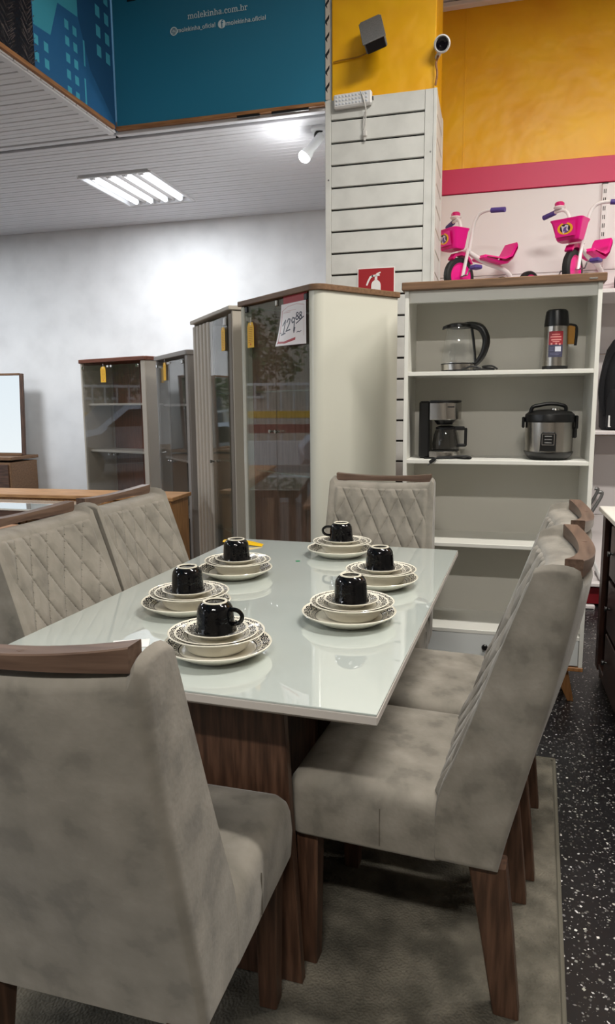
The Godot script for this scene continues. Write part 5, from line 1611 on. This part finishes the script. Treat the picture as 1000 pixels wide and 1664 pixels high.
func build_small() -> void:
	# fire extinguisher sign on the pillar
	var s := thing("extinguisher_sign", "red square fire extinguisher sign on the slatted pillar", "sign", Vector3(-0.674, 2.018, WELL_Z + 0.002))
	pbox(s, "plate", M.paper, Vector3(0, 0, 0.001), Vector3(0.215, 0.222, 0.003), 0.0)
	pbox(s, "red_field", M.red_sign, Vector3(0, 0, 0.003), Vector3(0.203, 0.21, 0.002), 0.0)
	var ex := tb()
	var p := PackedVector2Array()
	for i in 9:
		var an := PI * i / 8.0
		p.append(Vector2(cos(an) * 0.027, 0.012 + sin(an) * 0.03))
	p.append(Vector2(-0.027, -0.075))
	p.append(Vector2(0.027, -0.075))
	ex.prism(p, 0.004, 0.006)
	ex.box(Vector3(0, 0.052, 0.005), Vector3(0.014, 0.024, 0.002))
	ex.box(Vector3(-0.002, 0.066, 0.005), Vector3(0.046, 0.01, 0.002), 0.0, Basis(Vector3.BACK, 0.1))
	ex.box(Vector3(0.014, 0.078, 0.005), Vector3(0.026, 0.007, 0.002), 0.0, Basis(Vector3.BACK, 0.35))
	ex.prism(PackedVector2Array([Vector2(-0.018, 0.07), Vector2(-0.036, 0.062), Vector2(-0.05, 0.036), Vector2(-0.058, 0.014), Vector2(-0.05, 0.012), Vector2(-0.04, 0.034), Vector2(-0.03, 0.052), Vector2(-0.016, 0.06)]), 0.004, 0.006)
	part(s, "extinguisher_symbol", ex.mesh(20.0), M.paper)
	# emergency light with hanging cord
	var e := thing("emergency_light", "white emergency light block at the top of the slatted pillar", "emergency light", Vector3(-0.808, 3.02, WELL_Z + 0.002))
	e.rotation_degrees.z = 1.5
	pbox(e, "housing", M.white_plastic, Vector3(0, 0, 0.018), Vector3(0.215, 0.072, 0.034), 0.008)
	for i in 10:
		for j in 3:
			pbox(e, "lamp_dot", M.led_dot, Vector3(-0.088 + i * 0.0185, -0.018 + j * 0.019, 0.036), Vector3(0.012, 0.011, 0.005), 0.003)
	pbox(e, "switch", M.black, Vector3(0.112, -0.004, 0.016), Vector3(0.006, 0.02, 0.012), 0.002)
	part(e, "cord", tb().tube(curve([Vector3(0.045, 0.036, 0.03), Vector3(0.06, 0.0, 0.042), Vector3(0.074, -0.06, 0.036), Vector3(0.068, -0.12, 0.014), Vector3(0.06, -0.165, 0.012), Vector3(0.056, -0.12, 0.016), Vector3(0.066, -0.07, 0.02)], 30), 0.0035, 7).mesh(), M.cable)
	part(e, "plug", tb().box(Vector3(0.062, -0.18, 0.014), Vector3(0.026, 0.036, 0.02), 0.006).box(Vector3(0.062, -0.205, 0.014), Vector3(0.012, 0.02, 0.004)).mesh(20.0), M.cable)
	# grey box camera on the yellow pillar face
	var g := thing("box_camera", "grey weathered box camera tilted down on the yellow pillar", "camera", Vector3(-0.682, 3.3, WELL_Z - 0.02))
	part(g, "arm", tb().tube([Vector3(0, 0.0, 0), Vector3(0, 0.005, 0.05)], 0.012, 10).mesh(), M.cam_grey)
	var tilt := Basis(Vector3.BACK, deg_to_rad(16.0)) * Basis(Vector3.RIGHT, deg_to_rad(52.0))
	part(g, "housing", tb().box(Vector3(0, 0.0, 0.12), Vector3(0.115, 0.075, 0.2), 0.006, tilt).mesh(20.0), M.cam_grey)
	part(g, "front_window", tb().box(Vector3(0, 0.0, 0.12) + tilt * Vector3(0, -0.006, 0.104), Vector3(0.1, 0.055, 0.012), 0.003, tilt).mesh(20.0), M.lens)
	part(g, "hood", tb().box(Vector3(0, 0.0, 0.12) + tilt * Vector3(0, 0.036, 0.03), Vector3(0.125, 0.006, 0.22), 0.002, tilt).mesh(20.0), M.cam_grey)
	part(g, "cable", tb().tube(curve([Vector3(-0.02, -0.03, 0.02), Vector3(-0.1, -0.05, 0.01), Vector3(-0.2, -0.055, 0.008), Vector3(-0.245, -0.06, 0.006)], 16), 0.004, 6).mesh(), M.amber)
	# white bullet camera on the pillar's right edge
	var b := thing("bullet_camera", "small white bullet camera on the pillar corner before the yellow wall", "camera", Vector3(-0.345, 3.235, WELL_Z - 0.03))
	var ax := Basis(Quaternion(Vector3.UP, Vector3(0.05, -0.42, 0.9).normalized()))
	part(b, "body", tb().lathe([Vector3(0, -0.11, 0), Vector3(0.034, -0.108, 0), Vector3(0.038, -0.1, 0), Vector3(0.038, -0.02, 0), Vector3(0.043, -0.01, 0), Vector3(0.043, 0.03, 0), Vector3(0.037, 0.036, 0), Vector3(0.033, 0.024, 0), Vector3(0, 0.022, 0)], 28, Transform3D(ax, Vector3(0.02, 0.0, 0.07))).mesh(), M.white_plastic)
	part(b, "lens", tb().lathe([Vector3(0, 0.022, 0), Vector3(0.031, 0.022, 0), Vector3(0.031, 0.028, 0), Vector3(0.014, 0.03, 0), Vector3(0.012, 0.026, 0), Vector3(0, 0.026, 0)], 24, Transform3D(ax, Vector3(0.02, 0.0, 0.07))).mesh(), M.lens)
	part(b, "bracket", tb().tube([Vector3(-0.012, -0.035, 0.005), Vector3(0.0, -0.03, 0.03), Vector3(0.012, -0.02, 0.05)], 0.012, 10).mesh(), M.white_plastic)
	part(b, "cable", tb().tube(curve([Vector3(0.0, -0.03, 0.03), Vector3(-0.012, -0.08, 0.04), Vector3(-0.006, -0.13, 0.04), Vector3(-0.014, -0.185, 0.036)], 16), 0.006, 7).mesh(), M.batten)
	# backpack and folded baby seat on the wall shelving
	var k := thing("backpack", "black backpack standing on the wall shelf at the right edge", "backpack", Vector3(0.8, 1.1785, -5.02), 10.0)
	var rings := []
	for q in [[0.0, 0.2, 0.14], [0.02, 0.235, 0.17], [0.15, 0.25, 0.19], [0.3, 0.255, 0.18], [0.42, 0.235, 0.15], [0.52, 0.19, 0.12], [0.58, 0.12, 0.08], [0.6, 0.06, 0.04]]:
		rings.append(flat(rr(q[1], q[2], minf(q[1], q[2]) * 0.42, 6), q[0]))
	part(k, "body", tb().loft(rings).mesh(60.0), M.black_cloth)
	var pr := []
	for q in [[0.01, 0.2, 0.05], [0.03, 0.22, 0.07], [0.2, 0.22, 0.08], [0.26, 0.19, 0.05], [0.27, 0.1, 0.03]]:
		var ring := flat(rr(q[1], q[2], minf(q[1], q[2]) * 0.42, 5), q[0])
		for i in ring.size():
			ring[i].z += 0.09
		pr.append(ring)
	part(k, "front_pocket", tb().loft(pr).mesh(60.0), M.black_cloth)
	pbox(k, "reflective_tag", M.white_plastic, Vector3(-0.095, 0.06, 0.118), Vector3(0.022, 0.075, 0.006), 0.002)
	part(k, "strap", tb().tube(curve([Vector3(-0.08, 0.5, 0.05), Vector3(-0.125, 0.4, 0.06), Vector3(-0.14, 0.25, 0.05), Vector3(-0.115, 0.1, 0.05)], 16), 0.018, 8).mesh(), M.black_cloth)
	part(k, "grab_handle", tb().tube(curve([Vector3(-0.04, 0.59, 0), Vector3(-0.03, 0.63, 0), Vector3(0.03, 0.63, 0), Vector3(0.04, 0.59, 0)], 12), 0.009, 8).mesh(), M.black_cloth)
	var h := thing("baby_seat", "white rounded baby seat with grey folding frame on the low shelf", "baby seat", Vector3(0.63, 0.1725, -5.02))
	var sh := []
	for q in [[0.56, 0.08, 0.06], [0.575, 0.13, 0.1], [0.62, 0.155, 0.12], [0.68, 0.15, 0.11], [0.72, 0.11, 0.08], [0.735, 0.05, 0.04]]:
		var ring := flat(rr(q[1], q[2], minf(q[1], q[2]) * 0.45, 6), q[0])
		for i in ring.size():
			ring[i].x -= 0.045
		sh.append(ring)
	part(h, "headrest", tb().loft(sh).mesh(60.0), M.white_plastic)
	part(h, "seat_back", tb().prism(PackedVector2Array([Vector2(-0.12, 0.5), Vector2(0.02, 0.56), Vector2(0.0, 0.6), Vector2(-0.12, 0.62)]), -0.08, 0.08, Transform3D(), 0.01).mesh(), M.grey_metal)
	for q in [-1, 1]:
		part(h, "frame_tube", tb().tube(curve([Vector3(0.06, 0.6, q * 0.1), Vector3(0.075, 0.57, q * 0.1), Vector3(-0.05, 0.32, q * 0.1), Vector3(-0.16, 0.012, q * 0.1)], 18), 0.011, 8).mesh(), M.grey_metal)
		part(h, "frame_tube", tb().tube([Vector3(-0.12, 0.5, q * 0.12), Vector3(0.02, 0.2, q * 0.12), Vector3(0.1, 0.012, q * 0.12)], 0.011, 8).mesh(), M.white_plastic)
	part(h, "cross_tube", tb().tube([Vector3(0.1, 0.012, -0.12), Vector3(0.1, 0.012, 0.12)], 0.011, 8).mesh(), M.grey_metal)


func build_street() -> void:
	# what the cabinet glass mirrors: the street outside the open storefront on the left
	var asphalt := tri_mat(noise_tex(0.05, [[0.0, c8(104, 102, 100)], [1.0, c8(138, 136, 132)]], 71, 3), Vector3(1, 1, 1), 0.9, true)
	struct("ground", "street and pavement outside the storefront", bx(Vector3(30.0, 0.1, 50.0), 0.0), asphalt, Vector3(-22.2, -0.06, -4.0))
	var white := mat(c8(222, 222, 218), 0.6)
	var f := thing("street_railing", "white street railing across the road, mirrored in the cabinet glass", "railing", Vector3(-13.5, 0, -5.0))
	pbox(f, "kerb_wall", white, Vector3(0, 0.24, 0), Vector3(0.2, 0.6, 16.0), 0.01)
	pbox(f, "red_band", M.red_kick, Vector3(0.02, 0.82, 0), Vector3(0.04, 0.2, 16.0), 0.005)
	pbox(f, "yellow_band", M.yellow_plastic, Vector3(0.02, 1.14, 0), Vector3(0.04, 0.16, 16.0), 0.005)
	pbox(f, "top_rail", white, Vector3(0, 1.82, 0), Vector3(0.05, 0.06, 16.0), 0.005)
	var bar := bx(Vector3(0.035, 1.3, 0.035), 0.004)
	for i in 54:
		part(f, "bar", bar, white, Vector3(0, 1.18, -7.9 + i * 0.298))
	# trees
	var leafm := tri_mat(noise_tex(0.03, [[0.0, c8(48, 66, 32)], [0.5, c8(84, 106, 56)], [1.0, c8(126, 146, 84)]], 81, 4), Vector3(1.5, 1.5, 1.5), 0.7, true)
	var rng := RandomNumberGenerator.new()
	rng.seed = 5
	for k in 2:
		var o := thing("street_tree", ["leafy street tree behind the railing, mirrored in the cream cabinet", "leafy street tree behind the railing, further along the street"][k], "tree", Vector3(-15.2, 0, [-6.4, -0.5][k]), 0.0, "street trees")
		part(o, "trunk", tb().tube([Vector3(0, 0, 0), Vector3(0.05, 1.0, 0), Vector3(0, 2.2, 0.05)], [0.16, 0.13, 0.1], 10).mesh(), M.pine)
		var lv := tb()
		for i in 2600:
			var d := Vector3(rng.randfn(), rng.randfn(), rng.randfn()).normalized() * pow(rng.randf(), 0.45)
			var c := Vector3(0, 2.65, 0) + d * Vector3(1.7, 1.15, 2.1)
			var q := Basis.from_euler(Vector3(rng.randf() * TAU, rng.randf() * TAU, rng.randf() * TAU))
			lv.quad(c + q * Vector3(-0.09, 0, 0), c + q * Vector3(0, -0.045, 0.01), c + q * Vector3(0.1, 0, 0), c + q * Vector3(0, 0.045, 0.01))
		var crown := part(o, "leaves", lv.mesh(5.0), leafm)
		crown.set_meta("kind", "stuff")
	var w := thing("street_building", "pale building across the street, mirrored in the cabinet glass", "building", Vector3(-20.0, 0, -5.0))
	pbox(w, "wall", mat(c8(206, 196, 178), 0.8), Vector3(-1.0, 4.0, 0), Vector3(2.0, 8.0, 26.0), 0.0)
	for i in 6:
		for j in 2:
			var wn := pbox(w, "window", mat(c8(72, 74, 80), 0.3), Vector3(0.01, 2.4 + j * 3.0, -10 + i * 4.0), Vector3(0.06, 1.5, 1.5), 0.01)
			pbox(wn, "sill", white, Vector3(0.04, -0.8, 0), Vector3(0.12, 0.08, 1.7), 0.01)
	# parked car
	var car := thing("parked_car", "silver car parked at the kerb, mirrored in the brown-topped cabinet", "car", Vector3(-10.6, 0, -2.1))
	var side := PackedVector2Array([Vector2(-2.0, 0.3), Vector2(-2.05, 0.62), Vector2(-1.9, 0.82), Vector2(-1.0, 0.95), Vector2(-0.45, 1.38), Vector2(0.75, 1.42), Vector2(1.45, 1.02), Vector2(1.98, 0.92), Vector2(2.04, 0.55), Vector2(2.0, 0.3)])
	var turn := Transform3D(Basis(Vector3(0, 0, 1), Vector3(0, 1, 0), Vector3(1, 0, 0)), Vector3.ZERO)
	part(car, "body", tb().prism(side, -0.82, 0.82, turn, 0.1).mesh(40.0), mat(c8(196, 200, 206), 0.25, 0.4))
	for s in [-1, 1]:
		part(car, "side_window", tb().prism(PackedVector2Array([Vector2(-0.85, 0.98), Vector2(-0.42, 1.3), Vector2(0.7, 1.34), Vector2(1.15, 1.02)]), s * 0.826 - 0.004, s * 0.826 + 0.004, turn).mesh(), M.lens)
		for z in [-1.25, 1.25]:
			part(car, "wheel", tb().lathe([Vector3(0, -0.1, 0), Vector3(0.3, -0.1, 0), Vector3(0.32, -0.06, 0), Vector3(0.32, 0.06, 0), Vector3(0.3, 0.1, 0), Vector3(0, 0.1, 0)], 28, Transform3D(Basis(Vector3.BACK, PI / 2), Vector3(s * 0.78, 0.32, z))).mesh(), M.tyre)
